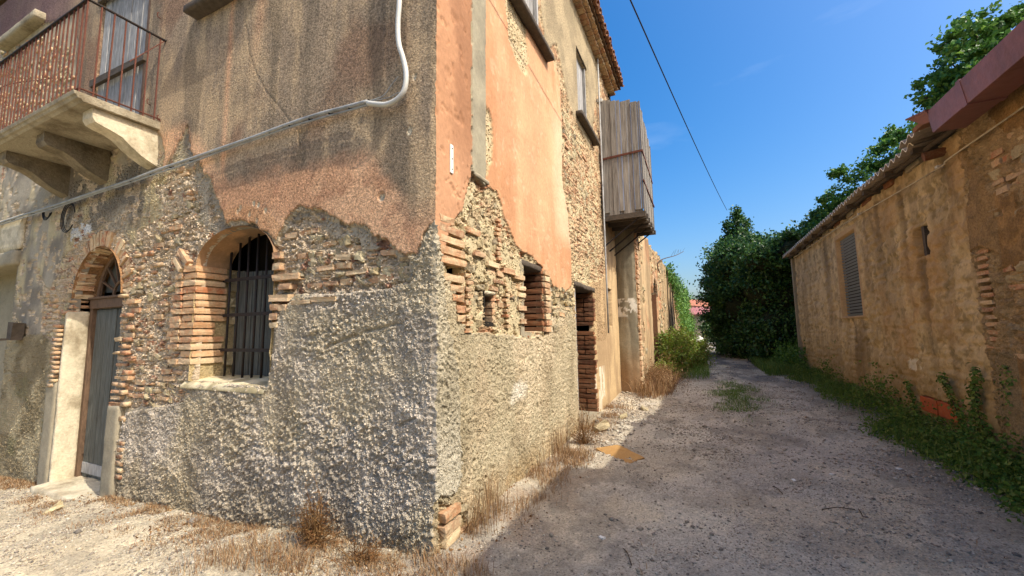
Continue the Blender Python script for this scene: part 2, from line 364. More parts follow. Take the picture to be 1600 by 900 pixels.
asph = ss(GY, 8.5, 12)*ss(fbm(GX*1.2, GY*.6, 61), .35, .55)   # worn tarmac further up the lane
gc = mixc(gc, lin('74777a', .66), asph*.85)
gc *= (.85+.3*vn(GX*40, GY*40, 71))[..., None]
far = (np.abs(GX) > 11) | (GY > 45)
gc = np.where(far[..., None], lin('6e7a48', .6), gc)
mk('ground', np.stack([GX, GY, GZ], -1).reshape(-1, 3), gridfaces(len(gxs), len(gys)), M['ground'], None, gc.reshape(-1, 3), smooth=True, kind='structure')
def gnd(x, y):
    ix = np.clip(np.searchsorted(gxs, x), 1, len(gxs)-1); iy = np.clip(np.searchsorted(gys, y), 1, len(gys)-1)
    x0 = gxs[ix-1]; x1 = gxs[ix]; y0 = gys[iy-1]; y1 = gys[iy]
    tx = np.clip((x-x0)/(x1-x0), 0, 1); ty = np.clip((y-y0)/(y1-y0), 0, 1)
    return (GZ[iy-1, ix-1]*(1-tx)+GZ[iy-1, ix]*tx)*(1-ty)+(GZ[iy, ix-1]*(1-tx)+GZ[iy, ix]*tx)*ty

# ---------------------------------------------------------------- masonry pieces
def lump_mesh(name, mat, sharp, seed, jit):
    r = np.random.default_rng(seed); V = []; idx = {}; F = []
    g = (-1, 0, 1)
    for ax in range(3):
        for s in (-1, 1):
            for i in range(2):
                for j in range(2):
                    q = []
                    for (a, b) in ((i, j), (i+1, j), (i+1, j+1), (i, j+1)):
                        p = [0, 0, 0]; p[ax] = s; p[(ax+1) % 3] = g[a]; p[(ax+2) % 3] = g[b]; p = tuple(p)
                        if p not in idx: idx[p] = len(V); V.append(p)
                        q.append(idx[p])
                    F.append(q if s > 0 else q[::-1])
    V = np.array(V, float); L = np.linalg.norm(V, axis=1)[:, None]
    sph = V/L*1.12
    V = V*sharp+sph*(1-sharp); V += (r.random(V.shape)-.5)*jit
    return meshdata(name, V*.5, F, mat, smooth=(sharp < .6))
BM = [lump_mesh('brick', M['brick'], .95, 100+i, .20) for i in range(8)]
M['brick_n'] = ramp_rand('pier_brick', [lin('cf9c70', .85), lin('dcb48c', .86), lin('bd7b54', .8), lin('e0c4a0', .86)], MORT, .6, bscale=45, bdist=.01)
BMN = [lump_mesh('brick', M['brick_n'], .93, 160+i, .07) for i in range(4)]
BMD = [lump_mesh('brick', M['brick_d'], .9, 130+i, .1) for i in range(5)]
SM = [lump_mesh('stone', M['stone'], .62, 200+i, .50) for i in range(10)]
def raw(me):
    v = np.empty(len(me.vertices)*3); me.vertices.foreach_get('co', v); f = np.array([list(p.vertices) for p in me.polygons]); return v.reshape(-1, 3), f
BRAW = [raw(m) for m in BM]; SRAW = [raw(m) for m in SM]
class Pieces:
    """collects bricks and stones; the largest 300 of each become parts, the rest one joined part"""
    def __init__(s, parent): s.b = []; s.s = []; s.p = parent
    def brick(s, loc, size, rz=0., ry=0., dark=0): s.b.append((np.array(loc, float), np.array(size, float), rz, ry, dark))
    def stone(s, loc, size, rz=0., ry=0.): s.s.append((np.array(loc, float), np.array(size, float), rz, ry, False))
    def done(s):
        for lst, nm, meshes, rawm, ms in ((s.b, 'brick', BM, BRAW, 'brick_s'), (s.s, 'stone', SM, SRAW, 'stone_s')):
            lst.sort(key=lambda q: -(q[1].prod()**(1/3))/np.linalg.norm(q[0]-CAM))
            for i, (loc, size, rz, ry, dark) in enumerate(lst[:290]):
                me = BMN[i % 4] if dark == 2 else BMD[i % 5] if dark else meshes[random.randrange(len(meshes))]
                put(nm, me, loc, (0, ry, rz), size, s.p)
            rest = lst[290:]
            if rest:
                VV = []; FF = []; n = 0
                for (loc, size, rz, ry, dark) in rest:
                    v, f = rawm[random.randrange(len(rawm))]; v = v*size
                    cy, sy = math.cos(ry), math.sin(ry); v = np.stack([v[:, 0]*cy+v[:, 2]*sy, v[:, 1], -v[:, 0]*sy+v[:, 2]*cy], -1)
                    cz, sz = math.cos(rz), math.sin(rz); v = np.stack([v[:, 0]*cz-v[:, 1]*sz, v[:, 0]*sz+v[:, 1]*cz, v[:, 2]], -1)
                    VV.append(v+loc); FF.append(f+n); n += len(v)
                mk(nm+'_rubble', np.concatenate(VV), np.concatenate(FF), M[ms], s.p, kind='stuff')

def wallfield(u, v, R, holes, tomap, parent, ring=-.10, flip=False, corner=None):
    """u, v: axes; R(U, V) -> (depth outwards, region id, colour); each region becomes its own coat of the wall"""
    U, Vv = np.meshgrid(u, v)
    d, reg, col, mats = R(U, Vv)
    U2 = U+(_h(np.arange(U.size), np.arange(U.size)*0+5, 1).reshape(U.shape)-.5)*.35*np.gradient(u)[None, :]
    V2 = Vv+(_h(np.arange(U.size), np.arange(U.size)*0+9, 2).reshape(U.shape)-.5)*.35*np.gradient(v)[:, None]
    hole = np.zeros(U.shape, bool)
    for h in holes: hole |= h(U, Vv)
    d = np.where(hole, ring, d)
    if corner is not None:
        end, other, sgn = corner                     # last or first column, depth profile of the wall round the corner
        V2[:, end] = v; rnd = .014*fbm(v*6, v*0, 5, 3)+.012*(fbm(v*25, v*0, 6, 3)-.4)
        w = ss(-np.abs(U), -.05, 0)
        d = d-w*rnd[:, None]
        U2 = np.where(np.abs(U) < .05, U, U2)+sgn*w*(other-rnd)[:, None]
    P = tomap(U2, V2, d).reshape(-1, 3)
    F = gridfaces(len(u), len(v))
    if flip: F = F[:, ::-1]
    hf = hole.ravel()[F].all(1); F = F[~hf]
    # steepest corner decides the coat, so the broken edge shows the coat's own body
    rr = reg.ravel()[F]; top = rr.max(1)
    for k, (nm, mt, label) in mats.items():
        f = F[top == k]
        if not len(f): continue
        ids, inv = np.unique(f.ravel(), return_inverse=True)
        mk(nm, P[ids], inv.reshape(-1, 4), mt, parent, col.reshape(-1, 3)[ids], label=label, kind='stuff' if ('core' in nm or 'undercoat' in nm or 'side_render' in nm) else None)

# ================================================================ CORNER HOUSE
house = empty('corner_house', (-4, 3, 0), 'two storey crumbling corner house with peeling orange plaster, bare brick and grey rough render', 'house')

# ---- openings of the left front (x, z)
WX0, WX1, WZ0, WZS, WZT = -3.16, -1.88, 1.13, 2.38, 2.74
def hole_win(x, z, g=0.0):
    cx = (WX0+WX1)/2; hw = (WX1-WX0)/2; t = np.clip((x-cx)/hw, -1, 1)
    top = WZS+(WZT-WZS)*np.sqrt(np.maximum(0, 1-t*t))
    return (x > WX0-g) & (x < WX1+g) & (z > WZ0) & (z < top+g)
DX0, DX1, DZS = -6.08, -4.76, 2.16; DR = (DX1-DX0)/2; DCX = (DX0+DX1)/2
def hole_door(x, z, g=0.0):
    return (x > DX0-g) & (x < DX1+g) & ((z < DZS) | (np.hypot(x-DCX, z-DZS) < DR+g))
BX0, BX1 = -6.05, -4.62
def hole_balc(x, z): return (x > BX0) & (x < BX1) & (z > 4.22) & (z < 6.75)
def hole_garage(x, z): return (x < -8.2) & (x > -11.5) & (z < 2.85)

pO = PL([(255, 268), (292, 196), (300, 240), (330, 285), (343, 322), (352, 348), (385, 344), (428, 372), (447, 340), (468, 322), (505, 324), (532, 344), (562, 350), (600, 372), (628, 393), (652, 395), (662, 362), (676, 344)])
pO = np.concatenate([pO, [[.3, 2.48], [.3, 9], [-17, 9], [-17, 4.9]], PL([(0, 190), (60, 200), (150, 212), (228, 212), (250, 206), (258, 236)])])
pBrickUp = PL([(0, 62), (120, 20), (122, 190), (0, 220)])       # bare masonry behind the railing, left of the shutter
pU = PL([(100, 270), (340, 240), (430, 300), (700, 330), (700, 430), (640, 440), (560, 440), (455, 450), (428, 380), (350, 330), (320, 330), (300, 400), (215, 380), (150, 350), (120, 420), (80, 400), (20, 560), (0, 560), (0, 300)])
pC = PL([(245, 300), (262, 268), (300, 258), (305, 300), (312, 345), (338, 372), (331, 400), (335, 480), (332, 560), (300, 600), (305, 620), (285, 632), (196, 640), (190, 560), (185, 480), (180, 430), (205, 425), (205, 400), (210, 360), (250, 340)])
pC2 = PL([(430, 368), (470, 342), (500, 345), (520, 372), (552, 372), (560, 395), (592, 380), (640, 400), (640, 445), (560, 458), (462, 460), (436, 490), (432, 510), (420, 500), (420, 380)])
pC3 = PL([(60, 470), (85, 430), (100, 395), (125, 370), (150, 355), (180, 360), (205, 385), (215, 425), (205, 500), (180, 430), (150, 390), (110, 430), (90, 500), (90, 580), (70, 600), (60, 540)])
pD = PL([(676, 344), (662, 365), (655, 398), (640, 402), (640, 446), (560, 458), (462, 461), (437, 490), (426, 560), (418, 596), (302, 604), (285, 630), (198, 645), (185, 700), (180, 1100)])
pD = np.concatenate([pD, [[.3, -1.5], [.3, 2.5]]])
pE = np.array([[-17, -1.5], [-17, 1.6], [-8.3, 1.6], [-7.0, 1.7], [-6.5, 1.5], [-6.3, .9], [-6.25, -1.5]])

C_OR = lin('deb490', .86); C_OR2 = lin('cb9e7c', .84); C_ST = lin('a08e78', .84); C_ST2 = lin('c0a888', .86); C_UN = lin('b4aa98', .76); C_UND = lin('8f8678', .74)
C_RC = lin('c6bcae', .88); C_RCL = lin('ded4c6', .92); C_CO = lin('dccab0', .88); C_COD = lin('98806a', .72)
C_E = lin('bdb193', .78); C_CR = lin('dccb9f', .82)
def roughcast(U, V, s=0):
    # thrown cement: ropy diagonal ridges with lumps
    a = U*math.cos(.5)+V*math.sin(.5); b = -U*math.sin(.5)+V*math.cos(.5)
    wa = fbm(U*4, V*4, s+3, 3)
    r1 = 1-np.abs(2*fbm(a*24+wa*2, b*15+wa*2, s+1, 3, .6)-1)
    r2 = fbm(U*34, V*34, s+2, 3, .6)
    r3 = fbm(U*3, V*3, s+6, 3)
    r4 = fbm(a*62, b*40, s+8, 2, .7)
    r5 = vn(a*88+wa*3, b*70, s+14)
    pk = ss(fbm(U*1.7, V*1.7, s+16, 3), .36, .62)
    return ((r1-.75)*.012+(r2-.5)*.032+(r4-.5)*.050+(r5-.5)*.014)*(.55+.55*pk)+(r3-.5)*.035+(fbm(a*9, b*6, s+21, 4, .62)-.5)*.035
def core_h(U, V, s=0):
    f1, f2, cid = wor(U*9+.6*fbm(U*6, V*6, s), V*12+.6*fbm(U*6, V*6, s+4), s)
    b = ss(f2-f1, .02, .2)*ss(fbm(U*3, V*3, s+9, 3), .35, .6)
    rg = 1-np.abs(2*fbm(U*11, V*16, s+5, 4, .6)-1)
    return b*.012+(cid-.5)*.02*b+(rg-.7)*.065+(fbm(U*34, V*44, s+2, 4, .7)-.5)*.065+(fbm(U*2.5, V*2.5, s+12, 2)-.5)*.03, b*.5+.5*ss(rg, .5, .9), cid*.6+.4*fbm(U*7, V*9, s+8, 3)
def left_front(U, V):
    wu, wv = warp(U, V, .05, 11)
    d = np.zeros(U.shape); reg = np.zeros(U.shape, int); col = np.zeros(U.shape+(3,))
    ch, cb, cid = core_h(U, V, 3)
    n1 = fbm(U*2, V*2, 70, 5); n2 = fbm(U*8, V*8, 71, 4); nfine = fbm(U*30, V*30, 72, 3)
    # core
    d[:] = -.058+ch; cc = mixc(np.broadcast_to(C_CO, U.shape+(3,)), C_COD, ss(cid, .55, .95)*.6+(1-cb)*.35)
    cc = mixc(cc, lin('a8664a', .75), ((cid > .78) & (fbm(U*1.4, V*1.4, 77) > .45))*.55)
    col[:] = cc
    # thin old undercoat everywhere outside the bare patches
    core = inpoly(pC, wu, wv) | inpoly(pC2, wu, wv) | inpoly(pC3, wu, wv) | inpoly(pBrickUp, wu, wv)
    und = ~core & ((n2 > .40) | (V < 1))
    d = np.where(und, -.030+(n2-.5)*.012+(nfine-.5)*.006, d)
    uc = mixc(np.broadcast_to(C_UN, U.shape+(3,)), C_UND, ss(n1, .4, .65))
    uc = mixc(uc, C_CR, ss(fbm(U*3, V*1.5, 78, 4), .5, .7)*.6)
    white = (((U+6.05)/.28)**2+((V-3.02)/.22)**2) < 1+(n2-.5)*2.4
    uc = np.where(white[..., None], lin('dfe0e0', .85), uc)
    col = np.where(und[..., None], uc, col); reg = np.where(und, 1, reg)
    # far left render
    e = inpoly(pE, wu, wv)
    d = np.where(e, -.010+roughcast(U, V, 40)*.7, d)
    ec = mixc(np.broadcast_to(C_E, U.shape+(3,)), lin('978b70', .75), ss(n1, .4, .6)); ec = mixc(ec, lin('8c9068', .7), ss(fbm(U*2.5, V*2.5, 81), .55, .7)*.35)
    col = np.where(e[..., None], ec, col); reg = np.where(e, 2, reg)
    # grey rough cast
    r = inpoly(pD, *warp(U, V, .035, 15))
    rh = roughcast(U, V, 60)
    flat = ss(fbm(U*2.2, V*2.2, 66, 4), .60, .70)*.7            # trowelled flatter patches
    rh = rh*(1-flat*.6)
    for (cx0, cz0, cx1, cz1) in ((-1.05, 1.52, -.78, 1.6), (-.7, 1.62, -.35, 1.68), (-.30, .90, -.16, .97), (-1.5, .72, -1.3, .55), (-2.3, .5, -1.9, .2)):   # cracks and scars
        t = np.clip(((U-cx0)*(cx1-cx0)+(V-cz0)*(cz1-cz0))/((cx1-cx0)**2+(cz1-cz0)**2), 0, 1)
        dd = np.hypot(U-cx0-t*(cx1-cx0), V-cz0-t*(cz1-cz0))+(n2-.5)*.02
        rh = rh-.02*ss(-dd, -.02, -.004)
    edge = ss(V-1.0, 0, 1.2)
    d = np.where(r, .004+rh, d)
    rc = mixc(np.broadcast_to(C_RC, U.shape+(3,)), C_RCL, ss(rh, .0, .016)*.6)
    rc = mixc(rc, lin('a59c8a', .84), ss(n1, .45, .65)*.4+(ss(V, 1.25, 1.7)*.25))
    rc = mixc(rc, lin('d2c4a2', .84), ss(fbm(U*1.3, V*1.3, 83, 4), .54, .7)*.5)
    rc = mixc(rc, lin('857a6a', .78), ss(fbm(U*2.4, V*.9, 88, 5, .6), .50, .66)*.35)
    rc = mixc(rc, lin('a39474', .8), ss(-V, -.35, .1)*.5)
    col = np.where(r[..., None], rc, col); reg = np.where(r, 3, reg)
    rim = inpoly(pO, wu+(n2-.5)*.08, wv+.035+(n2-.5)*.16+(nfine-.5)*.05) & ~r
    d = np.where(rim, -.016+(nfine-.5)*.006, d); col = np.where(rim[..., None], mixc(np.broadcast_to(lin('cdbfa4', .84), U.shape+(3,)), lin('a5967e', .78), n2), col); reg = np.where(rim, 1, reg)
    # upper coat: orange below, washed and stained brown-grey above
    o = inpoly(pO, wu, wv) & ~inpoly(pBrickUp, wu, wv)
    pits = np.zeros(U.shape)
    for (px, py) in ((397, 318), (404, 320), (415, 329), (390, 335), (376, 325), (372, 330), (401, 345), (595, 308), (597, 308), (640, 205), (648, 120)):
        q = atY(px, py); pits = np.maximum(pits, ss(-np.hypot(U-q[0], (V-q[2])*.7), -.028, -.012))
    q = atY(596, 307); bigpit = ss(-np.hypot(U-q[0], V-q[2]), -.045, -.03)
    # crack running down from the top edge
    ck = PL([(376, 0), (383, 35), (389, 60), (388, 78), (402, 118), (420, 148), (440, 170), (452, 188), (466, 205), (468, 228)])
    dk = np.full(U.shape, 9.)
    for i in range(len(ck)-1):
        a, b = ck[i], ck[i+1]; ab = b-a; t = np.clip(((U-a[0])*ab[0]+(V-a[1])*ab[1])/(ab@ab), 0, 1)
        dk = np.minimum(dk, np.hypot(U-a[0]-t*ab[0]+(n2-.5)*.03, V-a[1]-t*ab[1]))
    d = np.where(o, .004+(n1-.5)*.012+(nfine-.5)*.0025-.012*pits-.012*bigpit-.006*ss(-dk, -.012, -.004), d)
    # stain field: where rain has washed the colour to brown and grey
    bl = PL([(340, 0), (345, 60)])[:, 0].mean()
    line = np.interp(U, PL([(290, 200), (350, 285), (470, 262), (560, 240), (600, 262), (640, 335), (676, 345)])[:, 0], PL([(290, 200), (350, 285), (470, 262), (560, 240), (600, 262), (640, 335), (676, 345)])[:, 1])
    st = ss(V-line+(n2-.5)*.22+(n1-.5)*.3, -.12, .16)
    st = np.where(U > -.5, np.maximum(st, ss(U+.42+(n2-.5)*.15, 0, .22)*ss(V, 2.4, 2.75)), st)
    band = np.exp(-((U-atY(352, 200)[0])/.045)**2)*ss(V, 3.0, 3.3)+.6*np.exp(-((U-atY(405, 60)[0]-.1*(V-5))/.09)**2)*ss(V, 4.2, 5)
    st = st*(1-np.clip(band, 0, 1)*.85)
    strk = fbm(U*9, V*.9, 85, 4)
    sc = mixc(np.broadcast_to(C_ST2, U.shape+(3,)), C_ST, ss(strk*.5+n1*.5, .38, .6))
    sc = mixc(sc, lin('8c5f48', .72), ss(fbm(U*1.2, V*1.2, 86, 4), .5, .7)*.45)
    sc = mixc(sc, lin('6f6658', .7), ss(fbm(U*5, V*.7, 87, 4), .54, .7)*.5)
    oc = mixc(np.broadcast_to(C_OR, U.shape+(3,)), C_OR2, ss(n1, .4, .62))
    oc = mixc(oc, lin('a9745a', .76), ss(n2, .55, .7)*.4)
    oc = mixc(oc, sc, st)
    oc = np.where((pits > .3)[..., None], lin('d9cdb4', .8), oc)
    arch = ((U-(WX0+WX1)/2)/.8)**2+((V-2.4)/.55)**2 < 1
    oc = mixc(oc, lin('c99a6c', .8), arch*.4)
    col = np.where(o[..., None], oc, col); reg = np.where(o, 4, reg)
    # the coat turns purple brown high up behind the balcony
    hi = ss(-U, 6.5, 7.5)*ss(V, 5.2, 6.2)
    col = mixc(col, lin('7f6468', .75), hi*o*.8)
    mats = {0: ('rubble_core', M['core'], None), 1: ('undercoat', M['under'], None), 2: ('side_render', M['rough'], None),
            3: ('rough_render', M['rough'], 'grey rough cast cement render on the lower wall'), 4: ('plaster_coat', M['stain'], 'stained brown and orange plaster on the upper wall')}
    return d, reg, col, mats
# ---- street front (y, z)
def hole_low(y, z): return (y > 1.80) & (y < 2.40) & (z > 1.60) & (z < 2.42+.04*np.sin(y*9))
def hole_small(y, z): return (y > .855) & (y < 1.02) & (z > 1.70) & (z < 1.98)
def hole_slot(y, z): return (y > .21) & (y < .40) & (z > 2.08) & (z < 2.17)
SDZ = 2.37
def hole_sdoor(y, z): return (y > 3.95) & (y < 5.15) & (z < SDZ)
def hole_slit(y, z): return (y > 6.45) & (y < 6.97) & (z > 1.70) & (z < 2.55)
def hole_up1(y, z): return (y > 1.70) & (y < 2.55) & (z > 5.62) & (z < 7.0)
def hole_up2(y, z): return (y > 4.50) & (y < 5.30) & (z > 5.60) & (z < 7.0)
q1 = PR([(677, 345), (690, 405), (705, 350), (722, 330), (735, 275), (735, 0)])
pSal = np.concatenate([[[-.3, 2.5]], q1, [[.56, 9], [-.3, 9]]])
q2 = PR([(736, 0), (736, 268), (757, 292), (757, 200), (757, 0)])
pStripe = np.concatenate([q2, [[.83, 9], [.58, 9]]])
q3 = PR([(757, 292), (776, 300), (790, 345), (806, 385), (832, 402), (850, 425), (868, 448), (880, 456), (893, 446), (893, 400), (886, 330), (878, 280), (878, 200), (875, 130), (862, 82), (842, 60), (838, 0), (757, 0)])
pOr = np.concatenate([q3[:-2], [[2.7, 7.5], [2.2, 9], [.84, 9]]])
pScar = PR([(788, 0), (795, 60), (808, 100), (820, 115), (826, 95), (823, 60), (822, 30), (812, 0), (800, -30)])
pScar2 = PR([(758, 165), (766, 180), (771, 215), (768, 250), (759, 272)])
q4 = PR([(876, 130), (888, 150), (900, 180), (915, 205), (926, 228), (935, 180), (926, 120), (915, 90), (928, 110), (945, 150)])
pBeige = np.concatenate([[[2.75, 5.66], [2.3, 7.5], [2.2, 9], [6.6, 9], [6.6, 7.4], [6.0, 6.6], [5.6, 5.6], [5.4, 5.3], [4.4, 5.4], [3.9, 5.5], [3.6, 5.9], [3.3, 6.2], [3.1, 6.05]]])
pRC = PR([(677, 345), (690, 405), (702, 440), (720, 500), (738, 520), (760, 520), (790, 522), (822, 530), (852, 525), (862, 500), (870, 470), (900, 500), (905, 650)])
pRC = np.concatenate([pRC, [[4.2, -1.5], [-.3, -1.5], [-.3, 2.5]]])
pCor = np.array([[-.3, 2.5], [.02, 2.5], [.06, 2.2], [.12, 1.9], [.2, 1.6], [.30, 1.3], [.34, .9], [.36, .45], [.36, .36], [.16, .36], [.06, .4], [-.3, .3]])
pSmooth = np.array([[5.0, -1.5], [4.95, 2.5], [5.6, 2.6], [6.4, 2.8], [6.6, 5.0], [8.5, 5.0], [8.5, -1.5]])
pBB = PR([(684, 790), (727, 790), (730, 850), (690, 850)])
def street_front(U, V):
    wu, wv = warp(U, V, .05, 211)
    d = np.zeros(U.shape); reg = np.zeros(U.shape, int)
    ch, cb, cid = core_h(U, V, 203)
    n1 = fbm(U*2, V*2, 270, 5); n2 = fbm(U*8, V*8, 271, 4); nf = fbm(U*30, V*30, 272, 3)
    d = -.045+ch*1.0
    up = ss(V, 2.4, 3.0)
    col = mixc(np.broadcast_to(lin('dcc8a4', .86), U.shape+(3,)), lin('a08a6c', .75), ss(cid, .5, .95)*.5+(1-cb)*.35)
    bricky = ss(fbm(U*1.1, V*3.5, 277, 4)+.10*up, .5, .62)
    col = mixc(col, lin('b3714c', .78), (cid > .60)*bricky*.65)
    col = mixc(col, lin('c9a886', .82), up*.35)
    rowz = np.abs(((V+.01*n2)/.072) % 1-.5)*2      # brick courses read faintly through the worn mortar
    d = d+np.where(U > 2.4, .012*ss(rowz, .2, .5)*up, 0)
    # thin grey undercoat remnants
    und = (n2 > .56) & (V < 5.3) & (U < 6)
    d = np.where(und, -.022+(n2-.5)*.012+(nf-.5)*.006, d)
    col = np.where(und[..., None], mixc(np.broadcast_to(lin('d6c8a4', .84), U.shape+(3,)), lin('b4a888', .8), n1), col); reg = np.where(und, 1, reg)
    g = inpoly(PR([(845, 415), (893, 445), (900, 520), (868, 520), (852, 470)]), wu, wv)
    col = np.where(g[..., None], mixc(np.broadcast_to(lin('bdb6a4', .82), U.shape+(3,)), lin('908a7c', .76), ss(cid, .3, .7)), col)
    # pale yellow grey rough cast
    r = inpoly(pRC, *warp(U, V, .05, 215)) & ~inpoly(pBB, wu, wv)
    rh = roughcast(U, V, 260)*.55
    holes_ = ss(fbm(U*14, V*14, 266, 3), .66, .74)
    d = np.where(r, .000+rh-.012*holes_, d)
    rc = mixc(np.broadcast_to(lin('dacbae', .82), U.shape+(3,)), lin('b8a88a', .78), ss(n1, .42, .6)*.55)
    rc = mixc(rc, lin('c2b89c', .84), ss(fbm(U*3, V*1.2, 281, 4), .45, .65)*.6)
    rc = mixc(rc, lin('9c8f74', .78), ss(fbm(U*2.0, V*1.0, 292, 5, .6), .52, .68)*.5)
    rc = mixc(rc, lin('eae6da', .9), ss(-np.hypot((U-1.55)/.25, (V-.95)/.16)+n2, -.5, .2)*.7)
    rc = mixc(rc, lin('c9a36c', .78), ss(-V, -.45, -.05)*.35*ss(n2, .35, .6))
    col = np.where(r[..., None], rc, col); reg = np.where(r, 3, reg)
    # whiter lump of render wrapped round the foot of the corner
    k = inpoly(pCor, *warp(U, V, .03, 219))
    d = np.where(k, .012+roughcast(U, V, 290)*.75+.012*ss(.36-U, 0, .1), d)
    kc = mixc(np.broadcast_to(lin('c8bfa8', .86), U.shape+(3,)), lin('a39a84', .8), ss(n1, .45, .62)*.5)
    kc = mixc(kc, lin('dad4c4', .88), ss(-V, -1.1, -.6)*.5)
    col = np.where(k[..., None], kc, col); reg = np.where(k, 3, reg)
    # smooth buff wall past the door
    s = inpoly(pSmooth, wu, wv)
    d = np.where(s, -.004+(n1-.5)*.02+(nf-.5)*.004, d)
    sc = mixc(np.broadcast_to(lin('ceb48c', .80), U.shape+(3,)), lin('ab9070', .76), ss(fbm(U*4, V*.8, 283, 4), .42, .62)*.7)
    sc = mixc(sc, lin('e8e2d2', .88), ((fbm(U*7, V*3, 284, 4) > .5) & (V < .9) & (U > 5.1) & (U < 5.9))*.7)
    sc = mixc(sc, lin('8d7556', .7), ss(-V, -.35, .1)*.4)
    col = np.where(s[..., None], sc, col); reg = np.where(s, 1, reg)
    # beige grey stucco high up
    b = inpoly(pBeige, wu, wv)
    d = np.where(b, .000+(n1-.5)*.01+(nf-.5)*.006, d)
    bc = mixc(np.broadcast_to(lin('bfae8e', .80), U.shape+(3,)), lin('978a70', .76), ss(n1, .4, .62)*.6)
    col = np.where(b[..., None], bc, col); reg = np.where(b, 2, reg)
    rim = inpoly(pOr, wu+(n2-.5)*.08, wv+.03+(n2-.5)*.14+(nf-.5)*.05) & ~r
    d = np.where(rim, -.014+(nf-.5)*.006, d); col = np.where(rim[..., None], mixc(np.broadcast_to(lin('dccba8', .86), U.shape+(3,)), lin('b5a27e', .8), n2), col); reg = np.where(rim, 1, reg)
    # orange
    o = inpoly(pOr, *warp(U, V, .045, 231)) & ~inpoly(pScar, wu, wv) & ~inpoly(pScar2, wu, wv)
    opit = ss(fbm(U*9, V*9, 293, 4, .6), .64, .70); hair = ss(-np.abs(fbm(U*1.6, V*1.6, 294, 5, .6)-.5), -.006, -.001)
    d = np.where(o, .006+(n1-.5)*.014+(n2-.5)*.006+(nf-.5)*.003-.003*opit-.004*hair, d)
    oc = mixc(np.broadcast_to(lin('e2b088', .70), U.shape+(3,)), lin('daa47a', .68), ss(fbm(U*1.5, V*1.0, 286, 4), .4, .6))
    oc = mixc(oc, lin('e4b48c', .76), ss(fbm(U*3, V*.6, 287, 4), .52, .68)*.5)
    oc = mixc(oc, lin('c08860', .7), ss(fbm(U*2.2, V*.5, 295, 5, .6), .5, .68)*.25); oc = mixc(oc, lin('e4d2b4', .82), opit*.22)
    ed = ss(U+.12*(n2-.5), 2.75, 3.25)*ss(-V, -5.2, -4.6)*ss(V, 2.8, 3.2)     # whitened right border
    oc = mixc(oc, lin('e6cfae', .80), ed*.7)
    oc = mixc(oc, lin('d4835c', .8), ss(-np.abs((U-1.5)-.0), -.35, -.1)*ss(-np.abs(V-5.0), -.5, -.1)*.3)
    col = np.where(o[..., None], oc, col); reg = np.where(o, 4, reg)
    sc_near = (inpoly(pScar, *warp(U, V, .22, 231)) & o)
    # grey cement stripe and salmon corner strip
    st = inpoly(pStripe, *warp(U, V, .008, 241))
    d = np.where(st, .018+(nf-.5)*.003+(n1-.5)*.006, d)
    col = np.where(st[..., None], mixc(np.broadcast_to(lin('a7a08a', .82), U.shape+(3,)), lin('948d7a', .8), ss(n1, .4, .6)), col); reg = np.where(st, 5, reg)
    sa = inpoly(pSal, *warp(U, V, .025, 251))
    d = np.where(sa, .010+(n1-.5)*.010+(nf-.5)*.003-.01*ss(fbm(U*13, V*13, 288, 3), .66, .72), d)
    sac = mixc(np.broadcast_to(lin('cf9c76', .68), U.shape+(3,)), lin('b68664', .66), ss(fbm(U*2, V*1.2, 289, 4), .4, .6))
    sac = mixc(sac, lin('dcab86', .74), ss(-V, -3.6, -2.8)*.6)
    col = np.where(sa[..., None], sac, col); reg = np.where(sa, 6, reg)
    mats = {0: ('street_rubble_core', M['core'], None), 1: ('street_undercoat', M['under'], None), 2: ('street_stucco', M['stain'], 'beige grey stucco under the eaves'),
            3: ('street_rough_render', M['rough'], 'pale yellow rough cast render at the foot of the wall'), 4: ('orange_plaster', M['orange'], 'bright peach orange plaster'),
            5: ('cement_stripe', M['under'], 'smooth grey cement stripe beside the corner'), 6: ('corner_plaster', M['orange'], 'salmon plaster strip on the corner')}
    return d, reg, col, mats
su = axis([(0, 1.2, .0095), (1.2, 3, .014), (3, 5.4, .025), (5.4, 8.0, .04)])
lu = axis([(-16, -10, .10), (-10, -7.5, .05), (-7.5, -5, .018), (-5, -2.6, .0115), (-2.6, 0, .0080)])
lv = axis([(-.9, 2.5, .0085), (2.5, 3.1, .0105), (3.1, 4.4, .018), (4.4, 8.2, .03)])
wallfield(lu, lv, left_front, [hole_win, hole_door, hole_balc, hole_garage], lambda U, V, d: np.stack([U, -d, V], -1), house, corner=(-1, street_front(*np.meshgrid(su[:2], lv))[0][:, 0], 1))
sv = lv
wallfield(su, sv, street_front, [hole_low, hole_small, hole_slot, hole_sdoor, hole_slit, hole_up1, hole_up2], lambda U, V, d: np.stack([d, U, V], -1), house, corner=(0, left_front(*np.meshgrid(lu[-2:], lv))[0][:, -1], -1))

